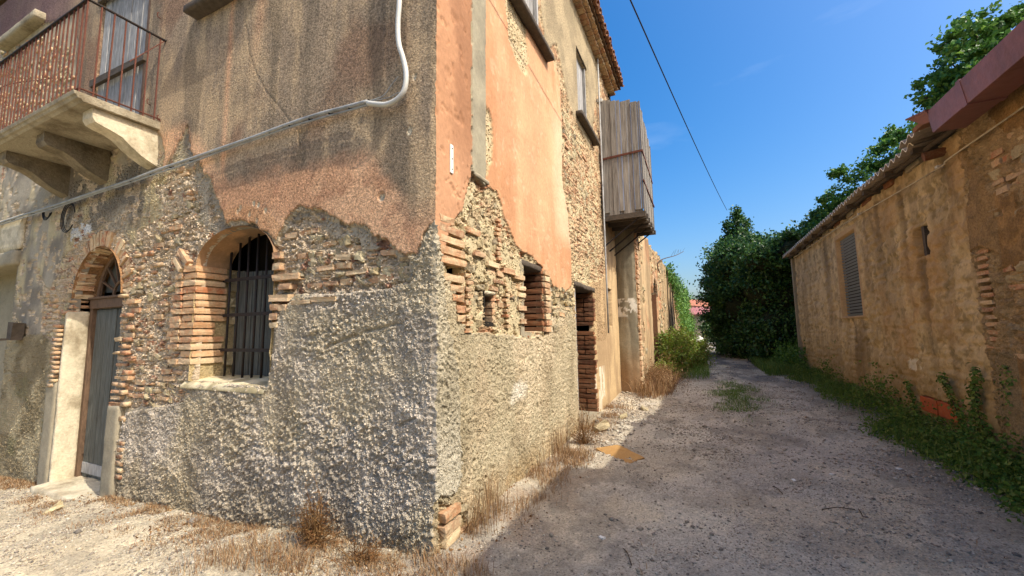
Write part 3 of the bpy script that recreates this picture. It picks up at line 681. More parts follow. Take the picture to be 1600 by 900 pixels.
def grit(fn, tomap, n, u0, u1, v0, v1, regs, smin, smax, seed, name, mat, skip, squash=.8):
    r = np.random.default_rng(seed); u = r.uniform(u0, u1, n); v = r.uniform(v0, v1, n)
    ok = ~skip(u, v); u = u[ok]; v = v[ok]; d, reg, col, _ = fn(u, v); k = np.isin(reg, regs); u, v, d, col = u[k], v[k], d[k], col[k]; n = len(u)
    s = r.uniform(smin, smax, n)**1.0*np.where(r.random(n) < .12, 1.7, 1.0)
    base = np.array([(1, 0, 0), (0, 1, 0), (-1, 0, 0), (0, -1, 0), (0, 0, 1), (0, 0, -1)], float)
    B = base[None]*r.uniform(.5, 1.2, (n, 6, 1))*s[:, None, None]+r.normal(size=(n, 6, 3))*.12*s[:, None, None]; B[..., 2] *= squash
    a = r.uniform(0, 6.28, n); ca, sa = np.cos(a)[:, None], np.sin(a)[:, None]
    P = tomap(u[:, None]+B[..., 0]*ca-B[..., 1]*sa, v[:, None]+B[..., 0]*sa+B[..., 1]*ca, (d+s*.15)[:, None]+B[..., 2])
    f = np.array([(0, 1, 4), (1, 2, 4), (2, 3, 4), (3, 0, 4), (1, 0, 5), (2, 1, 5), (3, 2, 5), (0, 3, 5)]); F = (f[None]+np.arange(n)[:, None, None]*6).reshape(-1, 3)
    c = np.repeat(col*r.uniform(.75, 1.2, n)[:, None], 6, 0)
    mk(name, P.reshape(-1, 3), F, mat, house, c, kind='stuff')
lmap = lambda U, V, d: np.stack([U, -d, V], -1); smap = lambda U, V, d: np.stack([d, U, V], -1)
skl = lambda u, v: hole_win(u, v, .01) | hole_door(u, v, .01) | hole_balc(u, v) | hole_garage(u, v)
sks = lambda u, v: hole_low(u, v) | hole_small(u, v) | hole_slot(u, v) | hole_sdoor(u, v) | hole_slit(u, v)
M['grit'] = surf('wall_grit', attr=True, speck=60, amt=.2, bump=0)
grit(left_front, lmap, 170000, -4.5, -.02, -.3, 2.5, [3], .003, .0075, 1, 'render_grit', M['grit'], skl)
grit(left_front, lmap, 9000, -8.2, -6.2, -.6, 1.7, [2], .004, .010, 2, 'render_grit', M['grit'], skl)
grit(left_front, lmap, 60000, -6.6, -.3, .8, 3.9, [0, 1], .004, .013, 3, 'rubble_crumbs', M['grit'], skl)
grit(street_front, smap, 70000, .02, 4.0, -.3, 2.5, [3], .003, .007, 4, 'render_grit', M['grit'], sks)
grit(street_front, smap, 30000, .1, 6.2, 1.4, 5.6, [0, 1], .004, .014, 5, 'rubble_crumbs', M['grit'], sks)

# solid backs so that openings are dark inside
b = MB(); b.box(-16, -.75, .75, .95, -1, 8); b.box(-.95, -.75, .95, 7.9, -1, 8); b.box(-16.2, -16, 0, 8, -1, 8); b.box(-16, 0, 7.75, 7.95, -1, 8.0)
b.box(-16, -.02, .12, 7.9, 7.9, 8.0); b.mk('inner_wall', M['darkin'], house)

# ---------------------------------------------------------------- reveals
def contour_strip(pts, y0, y1, ny=14, amp=.010, s=0):
    """pts: (x, z) contour; swept inwards from y0 to y1 with a worn surface"""
    pts = smoothpath([np.array(p) for p in pts], 8); pts = np.array(pts); n = len(pts)
    t = np.gradient(pts, axis=0); t /= np.linalg.norm(t, axis=1)[:, None]+1e-9; nn = np.stack([-t[:, 1], t[:, 0]], -1)
    ys = np.linspace(y0, y1, ny); L = np.concatenate([[0], np.cumsum(np.linalg.norm(np.diff(pts, axis=0), axis=1))])
    A, B = np.meshgrid(L, ys); h = (fbm(A*9, B*9, s, 4, .6)-.5)*2*amp
    X = pts[None, :, 0]+nn[None, :, 0]*h; Z = pts[None, :, 1]+nn[None, :, 1]*h
    return np.stack([X, B, Z], -1).reshape(-1, 3), gridfaces(n, ny)

wc = (WX0+WX1)/2; whw = (WX1-WX0)/2
arcp = [(wc-whw*math.cos(a), WZS+(WZT-WZS)*math.sin(a)) for a in np.linspace(0, math.pi, 17)]
V_, F_ = contour_strip(arcp, -.004, .37, s=401, amp=.008)
col_a = mixc(np.broadcast_to(lin('c9a078', .74), V_.shape), lin('a08468', .70), ss(fbm(V_[:, 0]*4, V_[:, 1]*6, 402), .4, .6))
mk('arch_soffit', V_, F_, M['under'], house, col=col_a, smooth=True)
V_, F_ = contour_strip([(WX0-.01, WZ0), (WX0-.01, 1.5), (WX0-.01, 2.0), (WX0-.01, WZS)], .0, .62, s=403, amp=.02)
mk('left_reveal', V_, F_, M['core'], house, col=np.broadcast_to(lin('cdb98e', .8), V_.shape), smooth=True)
V_, F_ = contour_strip([(WX1+.01, WZ0), (WX1+.01, 1.5), (WX1+.01, 2.0), (WX1+.01, WZS)], .0, .62, s=404, amp=.02)
mk('right_reveal', V_, F_, M['core'], house, col=np.broadcast_to(lin('cdb98e', .8), V_.shape), smooth=True)

PCS = Pieces(house)
# barred window: brick pier forming the left reveal, bricks on the right jamb
z = 1.26; k = 0
while z < 2.36:
    h = .058+.006*random.random()
    if not (k in (0,)):
        dx = random.uniform(-.012, .012); prot = random.uniform(-.010, .012)
        L = .33+random.uniform(-.015, .015)
        if k in (5, 6) : L = .22
        PCS.brick((WX0-.10+prot*.5, .002+L/2+random.uniform(-.015, .01), z), (.24+prot, L, h), random.uniform(-.015, .015), random.uniform(-.012, .012), 2)
        if random.random() < .75:
            l2 = random.uniform(.10, .26); PCS.brick((WX0-.235-l2/2-.0, .05, z+random.uniform(-.008, .008)), (l2, .12, h), random.uniform(-.05, .05), random.uniform(-.05, .05))
    z += .078; k += 1
for (x0, z0, w, h) in ((WX1+.06, 2.37, .11, .075), (WX1+.06, 2.26, .11, .075), (WX1+.19, 2.15, .36, .07), (WX1+.10, 2.15, .1, .07), (WX1+.19, 2.06, .17, .06), (WX1+.12, 1.955, .26, .075), (WX1+.06, 1.87, .12, .07), (WX1+.17, 1.86, .1, .07), (WX1+.05, 1.78, .10, .07), (WX1+.06, 1.70, .11, .06), (WX1+.42, 1.90, .26, .045), (WX1+.70, 1.915, .30, .05)):
    PCS.brick((x0, .045, z0), (w, .13, h*.85), random.uniform(-.04, .04), random.uniform(-.03, .03))
for (y, z, s_) in ((.40, 2.2, .17), (.42, 1.8, .15), (.38, 1.36, .17), (.41, 2.0, .12)):
    PCS.stone((WX0-.04, y+.02, z), (.14, .13, s_), 0, 0)
# flat skew bricks over the arch shoulder
PCS.brick((-3.42, .03, 2.50), (.24, .09, .06), 0, .75); PCS.brick((-3.52, .03, 2.42), (.2, .09, .05), 0, .8)
# door arch: radial bricks
for i in range(34):
    a = math.pi*(i+.5)/34
    for ring_ in range(1):
        rr = DR+.105+random.uniform(-.02, .02)
        x = DCX-rr*math.cos(a); z = DZS+rr*math.sin(a)
        PCS.brick((x, .11+random.uniform(-.012, .02), z), (.22+random.uniform(-.05, .03), .19, .05+random.uniform(0, .012)), 0, a if a < math.pi/2 else a-math.pi)
z = DZS-.04
k = 0
while z > .62:
    for side in (-1, 1):
        if (side < 0 and z < 1.95) or random.random() < .15: continue
        w = random.uniform(.13, .27); x = (DX0 if side < 0 else DX1)+side*(w/2+random.uniform(.0, .03))
        PCS.brick((x, .085+random.uniform(-.02, .03), z+random.uniform(-.008, .008)), (w, .18, random.uniform(.030, .050)), random.uniform(-.06, .06), random.uniform(-.06, .06))
        if side > 0 and random.random() < .7:
            w2 = random.uniform(.08, .24); PCS.brick((DX1+w+w2/2+.03, .035, z+random.uniform(-.01, .01)), (w2, .12, .052), 0, random.uniform(-.08, .08))
    z -= .077
for i in range(14):
    PCS.brick((DX0-.18+random.uniform(-.04, .04), -.015, 1.78-i*.062), (.16+random.uniform(-.05, .03), .1, .04), 0, random.uniform(-.1, .1))
for i in range(6):
    PCS.brick((DX1+.37, .025, .38-i*.075), (.14, .1, .045), 0, random.uniform(-.06, .06))

def blocked(u, z, w, left):
    for du in (-w/2-.01, 0, w/2+.01):
        a = np.array([u+du]); b = np.array([z])
        if left and (hole_win(a, b, .02)[0] or hole_door(a, b, .02)[0] or hole_balc(a, b)[0]): return True
        if not left and (hole_low(a, b)[0] or hole_small(a, b)[0] or hole_slot(a, b)[0] or hole_sdoor(a, b)[0] or hole_up1(a, b)[0] or hole_up2(a, b)[0]): return True
    return False
def fill(poly, mapfn, du, dv, bricky, depth, jit=.03, seed=0, rzb=0.):
    """courses of broken brick, chips and field stones set in a bare patch"""
    r = np.random.default_rng(seed); pu = poly[:, 0]; pv = poly[:, 1]
    z = pv.min()
    while z < pv.max():
        u = pu.min()+r.random()*.1
        while u < pu.max():
            wob = .012*math.sin(u*3+z*2)
            c = fbm(np.array([u*1.7]), np.array([z*2.3]), seed+5, 3)[0]
            br = r.random() < bricky+(c-.5)*1.6
            w = r.uniform(.10, .28) if br else r.uniform(.05, .17)
            if inpoly(poly, np.array([u+w/2]), np.array([z]))[0] and r.random() > .14 and not blocked(u+w/2, z, w, rzb == 0.):
                if br:
                    if r.random() < .25:      # a packet of thin tile chips
                        for t in range(3):
                            PCS_add('b', mapfn(u+w*.3, z-.02+t*.024, depth+r.uniform(-.02, .012)), (r.uniform(.05, .13), .09, .016), r.uniform(-.15, .15), rzb)
                    else:
                        PCS_add('b', mapfn(u+w/2, z+wob, depth+r.uniform(-.02, .010)), (w*.95, .10, r.uniform(.036, .058)), r.uniform(-.07, .07), rzb)
                else:
                    PCS_add('s', mapfn(u+w/2, z+wob, depth+r.uniform(-.03, .005)), (w, .12, r.uniform(.04, .10)), r.uniform(-.4, .4), rzb)
            u += w+r.uniform(.005, .03)
        z += dv
def PCS_add(t, loc, size, ry, rz):
    if t == 'b': PCS.brick(loc, size, rz, ry)
    else: PCS.stone(loc, size, rz, ry)
lm = lambda u, z, d: (u, -d, z)
sm_ = lambda u, z, d: (d, u, z)
fill(pC, lm, .2, .078, .60, -.074, seed=3)
fill(PL([(440, 372), (470, 345), (500, 350), (520, 372), (552, 375), (560, 395), (592, 385), (636, 402), (632, 440), (560, 452), (500, 455), (470, 440), (445, 430)]), lm, .2, .072, .55, -.076, seed=4)
fill(pC3[:], lm, .2, .085, .5, -.082, seed=6)
fill(PL([(0, 75), (60, 60), (110, 60), (118, 180), (60, 200), (0, 215)]), lm, .2, .085, .6, -.05, seed=8)
# street corner quoins: long bricks turning the corner
for (z, y0, y1, pr) in ((2.52, .05, .26, 0), (2.445, .04, .42, 0), (2.36, .05, .44, .0), (2.27, .06, .44, .0), (2.19, .05, .44, .01), (2.05, .13, .42, 0), (1.97, .2, .42, 0), (1.89, .23, .42, .0), (1.80, .30, .45, 0), (1.72, .31, .44, 0)):
    PCS.brick((-.048+pr, (y0+y1)/2, z), (.12, y1-y0, .058), random.uniform(-.02, .02), 0)
for (y0, y1, z) in ((.50, .72, 2.52), (.86, 1.12, 2.27), (1.22, 1.50, 2.25), (1.5, 1.78, 2.22), (1.58, 1.82, 1.87), (1.62, 1.80, 2.1), (1.6, 1.79, 2.02), (1.66, 1.8, 1.72), (.62, .82, 2.33)):
    PCS.brick((-.050, (y0+y1)/2, z), (.12, y1-y0, .05), random.uniform(-.02, .02), 0)
for i in range(9):
    PCS.brick((-.035, .50+random.uniform(-.02, .02), 1.62+i*.06), (.1, .1, .035), 0, 0)
    PCS.brick((-.035, 1.30+random.uniform(-.03, .03), 1.66+i*.055), (.1, .09, .03), 0, 0)
    PCS.brick((-.035, 1.1+random.uniform(-.03, .03), 2.35+i*.05), (.1, .09, .03), 0, 0)
fill(PR([(700, 350), (722, 330), (740, 290), (760, 300), (780, 320), (800, 390), (815, 410), (818, 500), (770, 515), (735, 515), (715, 440)]), sm_, .2, .08, .22, -.066, seed=12, rzb=math.pi/2)
fill(PR([(880, 150), (900, 200), (925, 240), (932, 330), (934, 440), (905, 430), (893, 400), (888, 330), (880, 270)]), sm_, .2, .072, .6, -.062, seed=13, rzb=math.pi/2)
fill(PR([(852, 420), (880, 455), (893, 450), (900, 520), (868, 520), (856, 470)]), sm_, .2, .09, .2, -.04, seed=14, rzb=math.pi/2)
fill(PR([(688, 794), (725, 794), (728, 845), (692, 845)]), sm_, .2, .085, .3, -.03, seed=15, rzb=math.pi/2)
for (z, L) in ((.235, .22), (.14, .24), (.06, .2)): PCS.brick((-.02, .20, z), (.13, L, .07), .02, .0)
PCS.brick((-.02, .10, 1.20), (.09, .07, .07), 0, 0)
# dark brick reveals of the low street window and of the street door (far side faces the camera)
z = 1.63
while z < 2.42:
    PCS.brick((-.19+random.uniform(-.01, .02), 2.43, z), (.36, .12, .066), random.uniform(-.03, .03), random.uniform(-.015, .015), dark=True)
    PCS.brick((-.02, 2.5+random.uniform(0, .04), z), (.1, .2, .066), math.pi/2*0, 0, dark=False); z += .083
z = .12
while z < 2.36:
    if not 1.62 < z < 1.70:
        if random.random() < .5: PCS.brick((-.2+random.uniform(-.015, .02), 5.20, z), (.40, .14, .074), random.uniform(-.03, .03), random.uniform(-.02, .02), dark=True)
        else:
            PCS.brick((-.29, 5.20, z), (.2, .14, .074), 0, 0, dark=True); PCS.brick((-.085, 5.20, z), (.19, .15, .074), .03, 0, dark=True)
    z += .09
for i in range(4): PCS.brick((-.12, 1.03, 1.73+i*.072), (.2, .07, .062), 0, 0)
PCS.done()

# sill of the barred window: a sloping slab of worn mortar
us = np.linspace(WX0-.10, WX1-.02, 60); ys = np.linspace(-.022, .46, 24); A, B = np.meshgrid(us, ys)
Hs = WZ0-.005+.035*ss(B, 0, .4)+(fbm(A*6, B*6, 501, 4)-.5)*.05-.035*ss(-B, -.02, .022)
sv_ = np.stack([A, B-.0*A, Hs], -1).reshape(-1, 3); low = sv_.copy(); low[:, 2] = WZ0-.07; m_ = len(sv_)
mk('window_sill', np.concatenate([sv_, low[:60]]), np.concatenate([gridfaces(60, 24), np.array([[i+1, i, m_+i, m_+i+1] for i in range(59)])]), M['under'], house,
   col=np.concatenate([mixc(np.broadcast_to(lin('ddd0ae', .84), sv_.shape), lin('b3a683', .8), ss(fbm(sv_[:, 0]*7, sv_[:, 1]*9, 502), .4, .65)), np.broadcast_to(lin('b3a683', .8), (60, 3))]), smooth=True)

# ---- barred window: iron grille and grey boards
win = mk('window', *(lambda b: (b.V(), b.f))(MB().box(WX0-.3, WX1+.3, .70, .73, WZ0-.1, WZT+.3)), M['darkin'], house)
x = WX0+.02
while x < WX1:
    b = MB(); b.box(x, x+.150, .415+random.uniform(0, .012), .445, WZ0+.02, WZS-.02+random.uniform(-.03, .03), .002); b.mk('shutter_board', M['wood_d'], win, bevel=.004); x += .158
for i in range(8):
    x = WX0+.09+i*.158; t = min(1, abs((x-wc)/whw)); zt = WZS+(WZT-WZS)*math.sqrt(1-t*t)-.0
    b = MB(); b.tube([(x, .31, WZ0-.02), (x+.003, .31, 1.9), (x, .31, zt+.02)], .0125, 8); b.mk('window_bar', M['iron'], win, smooth=True)
for z in (1.45, 1.84, 2.24):
    b = MB(); b.box(WX0-.03, WX1+.03, .292, .305, z-.018, z+.018, .002); b.mk('cross_bar', M['iron'], win)

# ---- arched door
dr = mk('door', *(lambda b: (b.V(), b.f))(MB().box(DX0, DX1, .34, .36, -.4, DZS+.1)), M['wood_d'], house)
dzb = gz(-5.4, 0)-.02
b = MB(); b.box(DX0+.0, DX0+.07, .20, .34, dzb, 2.13); b.mk('door_post', M['wood_br'], dr, bevel=.006)
b = MB(); b.box(DX1-.07, DX1-.0, .20, .34, dzb, 2.13); b.mk('door_post', M['wood_br'], dr, bevel=.006)
b = MB(); b.box(DX0, DX1, .19, .34, 2.02, 2.15); b.box(DX0-.01, DX1, .165, .34, 2.15, 2.18); b.mk('transom', M['wood_br'], dr, bevel=.006)
wleaf = (DX1-DX0-.14)/2
for i in range(2):
    x0 = DX0+.07+i*wleaf
    lf = MB().box(x0+.004, x0+wleaf-.004, .27, .30, dzb+.03, 2.02).mk('door_leaf', M['wood_d'], dr)
    n = 4
    for k in range(n):
        xa = x0+.01+k*(wleaf-.02)/n
        b = MB(); b.box(xa+.003, xa+(wleaf-.02)/n-.003, .245+random.uniform(0, .006), .272, dzb+.05+random.uniform(0, .03), 2.0, .002); b.mk('plank', M['wood_d'], lf, bevel=.004)
    b = MB(); b.box(x0+.02, x0+wleaf-.02, .235, .25, dzb+.10, dzb+.24, .003); b.mk('kick_board', M['wood_g'], lf, bevel=.004)
# fanlight with radiating bars
fan = MB().prism([(DCX+(DR+.05)*math.cos(a), 2.17+(DR+.05)*math.sin(a)) for a in np.linspace(0, math.pi, 20)], .34, .37, lambda p, t: (p[0], t, p[1])).mk('fanlight', M['wood_d'], dr)
b = MB()
b.tube([(DCX+DR*.93*math.cos(a), .27, 2.19+DR*.93*math.sin(a)) for a in np.linspace(0, math.pi, 24)], .03, 6); b.mk('fanlight_rim', M['wood_br'], fan)
b = MB(); b.tube([(DCX+DR*.3*math.cos(a), .27, 2.19+DR*.3*math.sin(a)) for a in np.linspace(0, math.pi, 12)], .02, 6); b.mk('fanlight_rim', M['wood_br'], fan)
for k in range(1, 8):
    a = math.pi*k/8; b = MB(); b.beam((DCX+DR*.3*math.cos(a), .27, 2.19+DR*.3*math.sin(a)), (DCX+DR*.93*math.cos(a), .27, 2.19+DR*.93*math.sin(a)), .022, .03, up=(0, 1, 0)); b.mk('glazing_bar', M['wood_br'], fan)
# arch soffit and side reveals of the door
V_, F_ = contour_strip([(DCX-(DR+.006)*math.cos(a), DZS+(DR+.006)*math.sin(a)) for a in np.linspace(0, math.pi, 17)], .0, .42, s=411, amp=.012)
mk('door_arch_soffit', V_, F_, M['core'], house, col=np.broadcast_to(lin('b58c64', .75), V_.shape), smooth=True)
def slab(name, x0, x1, y0, y1, z0, z1, mat, parent, s, amp=.012, n=(8, 8, 24), label=None):
    """a worn block: subdivided box with noise"""
    Vs = []; Fs = []; c = 0
    P0 = np.array([x0, y0, z0]); P1 = np.array([x1, y1, z1])
    for ax in range(3):
        a, bb = [(1, 2), (2, 0), (0, 1)][ax]
        for side in (0, 1):
            A, B = np.meshgrid(np.linspace(0, 1, n[a]), np.linspace(0, 1, n[bb]))
            P = np.zeros(A.shape+(3,)); P[..., ax] = (P1 if side else P0)[ax]; P[..., a] = P0[a]+(P1[a]-P0[a])*A; P[..., bb] = P0[bb]+(P1[bb]-P0[bb])*B
            f = gridfaces(n[a], n[bb])
            if not side: f = f[:, ::-1]
            Vs.append(P.reshape(-1, 3)); Fs.append(f+c); c += A.size
    V = np.concatenate(Vs); F = np.concatenate(Fs)
    key = np.round(V, 5); uq, inv = np.unique(key, axis=0, return_inverse=True); inv = inv.ravel()
    C = (P0+P1)/2; q = uq*1.0
    for ax in range(3):
        o1, o2 = (ax+1) % 3, (ax+2) % 3
        q[:, ax] += (fbm(uq[:, o1]*7+s, uq[:, o2]*7+uq[:, ax]*5, s+ax, 4, .6)-.5)*2*amp
    cr = (np.abs(uq-C) > (P1-P0)/2-1e-4).sum(1) >= 2
    q = np.where(cr[:, None], C+(q-C)*(1-.010/np.maximum((P1-P0)/2, .02)), q)
    return mk(name, q, inv[F], mat, parent, smooth=False, label=label)
# rendered stone jambs
g0 = gz(-6.2, 0)-.08
slab('door_jamb', DX0-.38, DX0-.075, -.045, .18, g0, 1.05, M['greystone'], house, 601, .008, n=(9, 7, 36))
slab('inner_jamb', DX0-.06, DX0+.015, -.03, .21, g0, 1.98, M['cut'], house, 602, .012, n=(5, 10, 50))
slab('door_jamb', DX1+.0, DX1+.29, -.04, .3, g0+.05, .80, M['greystone'], house, 603, .010, n=(8, 8, 36))
slab('door_step', DX0-.05, DX1+.2, -.20, .34, g0-.05, dzb+.045, M['cut'], house, 604, .012, n=(30, 14, 4))

# ---------------------------------------------------------------- balcony
BXR, BXL, BZ = -4.13, -7.45, 4.17
prof = [(.03, .00), (-.70, .00), (-.72, .02), (-.745, .025), (-.76, .05), (-.775, .055), (-.785, .095), (.03, .095)]
bal = MB().prism(prof, BXL, BXR, lambda p, t: (t, p[0], BZ+p[1])).mk('balcony', M['slab'], house, bevel=.006)
md = bal.modifiers.new('sub', 'SUBSURF'); bal.modifiers.remove(md)
for cxr in (-4.19, -5.42, -6.62):
    # scrolled stone bracket, heavier at the wall
    pr = [(.03, 0), (-.60, 0), (-.60, -.11), (-.57, -.155), (-.50, -.175), (-.42, -.19), (-.33, -.235), (-.24, -.31), (-.14, -.375), (-.05, -.42), (.03, -.45)]
    V = []; F = []
    nx = 9; xs = np.linspace(cxr-.23, cxr, nx); n = len(pr)
    for i, x in enumerate(xs):
        for (y, z) in pr: V.append((x, y, BZ-.003+z))
    V = np.array(V)
    amp = .018
    V[:, 1] += (fbm(V[:, 0]*9+3, V[:, 2]*9+V[:, 1]*6, 701, 4)-.5)*amp*1.2*(V[:, 1] < -.02); V[:, 2] += np.where(V[:, 2] < BZ-.02, (fbm(V[:, 0]*8, V[:, 1]*9, 702, 4)-.5)*amp*1.6, 0)
    for i in range(nx-1):
        for k in range(n): F.append((i*n+k, i*n+(k+1) % n, (i+1)*n+(k+1) % n, (i+1)*n+k))
    F.append(tuple(range(n))[::-1]); F.append(tuple((nx-1)*n+k for k in range(n)))
    mk('corbel', V, F, M['corbel'] if cxr < -5 else M['cut'], bal)  # second and third bracket darkened as if shaded, first one pale
RZ = 5.36; YF = -.735
b = MB(); b.beam((BXR-.02, .03, RZ), (BXR-.02, YF-.012, RZ), .034, .014); b.mk('handrail', M['iron'], bal)
b = MB(); b.beam((BXR-.003, YF, RZ), (BXL, YF, RZ+.0), .034, .014); b.mk('handrail', M['iron'], bal)
b = MB(); b.beam((BXR-.02, 0, BZ+.14), (BXR-.02, YF, BZ+.14), .022, .010); b.mk('bottom_rail', M['rust'], bal)
b = MB(); b.beam((BXR-.02, YF, BZ+.14), (BXL, YF, BZ+.14), .022, .010); b.mk('bottom_rail', M['rust'], bal)
def bar(x, y, tilt=0.):
    b = MB(); a = random.uniform(-.006, .006)
    b.beam((x, y, BZ+.09), (x+a+tilt, y+random.uniform(-.004, .004), RZ-.008), .013, .013, up=(0, 1, .01)); b.mk('baluster', M['rust'], bal)
for i in range(7): bar(BXR-.02, YF+.0+i*.112)
x = BXR-.02-.112
while x > BXL: bar(x, YF, random.uniform(-.01, .01)); x -= .112
b = MB(); b.tube([(BXR-.02, -.02, RZ-.01), (BXR-.02, -.34, BZ+.70)], .006, 6); b.mk('stay_bar', M['rust'], bal)
b = MB(); b.tube(smoothpath([(BXL, YF+.03, 5.08), (-6.4, YF+.03, 5.0), (-5.2, YF+.02, 4.72), (-4.9, YF+.02, 4.66)], 5), .005, 6); b.mk('stay_bar', M['rust'], bal)
# boarded balcony door
dw = MB().box(BX0, BX1, .10, .13, 4.22, 6.75).mk('balcony_door', M['darkin'], house)
x = -6.02
while x < -4.72:
    w = random.uniform(.12, .17)
    b = MB(); b.box(x, min(x+w, -4.66), .035+random.uniform(0, .012), .062, 4.27+random.uniform(0, .04), 6.7, .003); b.mk('plank', M['wood_g'], dw, bevel=.003); x += w+random.uniform(.003, .009)
b = MB(); b.box(BX1-.055, BX1, -.005, .09, 4.22, 6.75); b.mk('door_frame', M['wood_br'], dw, bevel=.004)
for z in (5.28, 6.62):
    b = MB(); b.beam((-6.1, -.012, z+.03), (-4.60, -.012, z), .05, .10, up=(0, 0, 1), j=.004); b.mk('batten', M['wood_lintel'], dw, bevel=.005)
# ledges high on the left front
slab('ledge', -3.50, -2.2, -.16, .05, 5.40, 5.50, M['wood_lintel'], house, 611, .006, n=(20, 6, 5))
slab('ledge', -9.9, -8.1, -.14, .05, 7.05, 7.20, M['slab'], house, 612, .006, n=(20, 6, 5))
# overgrown garage opening at the far left: lintel, cream panel, dark wall inside
slab('garage_lintel', -9.6, -8.12, -.05, .2, 2.80, 3.05, M['greystone'], house, 613, .008, n=(14, 6, 6))
slab('garage_panel', -9.9, -8.05, -.02, .05, 3.06, 3.65, M['cut'], house, 614, .006, n=(16, 4, 8))
b = MB(); b.box(-8.2, -8.05, .05, .75, -.9, 2.85); b.box(-11.6, -8.1, .5, .55, -.9, 2.9); b.box(-11.6, -11.5, .02, .7, -.9, 2.9); b.box(-11.5, -8.1, .02, .5, 2.85, 2.95); b.mk('garage_reveal', M['greystone'], house)
# rusty bracket beside the door
b = MB(); q = atY(35, 520); b.box(q[0]-.13, q[0]+.02, -.12, .01, q[2]-.10, q[2]+.16, .015); b.box(q[0]-.2, q[0]-.05, -.2, -.05, q[2]-.11, q[2]-.09, .01); b.mk('rusty_bracket', M['wood_lintel'], house)
# hook and small fixings
for (px, py) in ((252, 30), (236, 165), (252, 190)):
    q = atY(px, py); b = MB(); b.tube([(q[0], .01, q[2]), (q[0], -.04, q[2]+.01), (q[0]+.01, -.05, q[2]+.05), (q[0], -.03, q[2]+.07)], .006, 5); b.mk('wall_hook', M['rust'], house)

# ---------------------------------------------------------------- cables on the left front
cnd = empty('wall_cable', tuple(atY(600, 165)), 'bundle of grey cables sagging across the left front into a white conduit', 'cable')
path = [(-40, 362), (0, 349), (50, 333), (100, 317), (150, 300), (200, 284), (250, 266), (300, 249), (350, 231), (400, 214), (450, 196), (500, 180), (540, 169), (575, 159)]
for k, (dy, r) in enumerate(((0, .0175), (-.026, .010), (.022, .007))):
    pts = smoothpath([atY(px, py, -.065)+np.array([0, .012*k-.01, dy+.004*math.sin(i*1.3+k*2)]) for i, (px, py) in enumerate(path)], 5)
    b = MB(); b.tube(pts, r, 8); b.mk('cable', M['cable'] if k < 2 else M['black'], cnd, smooth=True)
for px in range(20, 575, 31):
    py = np.interp(px, [p[0] for p in path], [p[1] for p in path]); q = atY(px, py, -.062)
    b = MB(); b.tube([(q[0]-.008, q[1], q[2]-.004), (q[0]+.008, q[1], q[2]-.001)], .0245, 8); b.mk('cable_clip', M['black'], cnd)
wp = [(575, 161), (590, 163), (604, 163), (618, 157), (629, 146), (634, 130), (634, 110), (629, 88), (624, 72), (622, 55), (622, 30), (624, 0), (624, -60), (624, -160)]
b = MB(); b.tube(smoothpath([atY(px, py, -.07) for px, py in wp], 6), .0215, 12); b.mk('conduit', M['pvc'], cnd, smooth=True)
b = MB(); b.tube(smoothpath([atY(px, py, -.03) for px, py in ((575, 158), (598, 150), (612, 132), (622, 120))], 5), .005, 6); b.tube(smoothpath([atY(px, py, -.03) for px, py in ((580, 158), (605, 153), (622, 145), (632, 143))], 5), .004, 6)
b.mk('loose_wire', M['cable'], cnd)
coil = MB()
for k in range(3):
    c = atY(108, 340, -.03); coil.tube([(c[0]+(.17+.02*k)*math.cos(a), -.03-.008*k, c[2]+(.19+.015*k)*math.sin(a)) for a in np.linspace(.3, 5.6, 26)], .006, 6)
    c = atY(76, 330, -.03)
    coil.tube([(c[0]+(.14)*math.cos(a), -.035-.008*k, c[2]+(.10+.02*k)*math.sin(a)) for a in np.linspace(3.1, 5.9, 16)], .007, 6)
tag(coil.mk('cable_coil', M['black']), 'loose coil of dark cable hanging on the wall above the arched door', 'cable')
# white plate on the corner
q = atX(703, 249); b = MB(); b.box(.010, .022, q[1]-.022, q[1]+.022, q[2]-.125, q[2]+.125); pl = b.mk('wall_plate', M['white'], None, bevel=.003)
tag(pl, 'small white vertical plate fixed to the salmon corner of the house', 'plate')
for dz in (-.09, 0., .09):
    b = MB(); b.tube([(.020, q[1], q[2]+dz), (.026, q[1], q[2]+dz)], .006, 8); b.mk('screw', M['iron'], pl)

# ---------------------------------------------------------------- street front fittings
slab('window_ledge', -.02, .13, 1.42, 2.78, 5.53, 5.62, M['wood_lintel'], house, 621, .006, n=(5, 20, 5))
slab('window_ledge', -.02, .13, 4.32, 5.75, 5.50, 5.60, M['wood_lintel'], house, 622, .006, n=(5, 20, 5))
for (y0, y1) in ((1.70, 2.55), (4.50, 5.30)):
    w_ = MB().box(-.14, -.12, y0, y1, 5.6, 7.0).mk('window', M['darkin'], house)
    for y in (y0, y1-.06): b = MB(); b.box(-.11, -.03, y, y+.06, 5.6, 7.0); b.mk('window_frame', M['wood_g'], w_, bevel=.004)
    n = 5; ww = (y1-y0-.12)/n
    for k in range(n): b = MB(); b.box(-.115, -.085, y0+.06+k*ww+.003, y0+.06+(k+1)*ww-.003, 5.62, 6.98, .002); b.mk('shutter_board', M['wood_g'], w_, bevel=.003)
    b = MB(); b.box(-.13, -.005, y0-.08, y1+.08, 7.0, 7.09, .003); b.mk('lintel', M['wood_lintel'], w_, bevel=.004)
lw = MB().box(-.42, -.40, 1.75, 2.5, 1.55, 2.5).mk('window', M['darkin'], house)
slab('window_lintel', -.35, -.005, 1.74, 2.56, 2.37, 2.46, M['wood_lintel'], house, 623, .014, n=(10, 16, 5))
MB().box(-.4, -.02, 1.70, 1.80, 1.55, 2.45).mk('window_cheek', M['greystone'], house)
MB().box(-.4, -.03, 1.78, 2.44, 1.52, 1.60).mk('window_seat', M['greystone'], house)
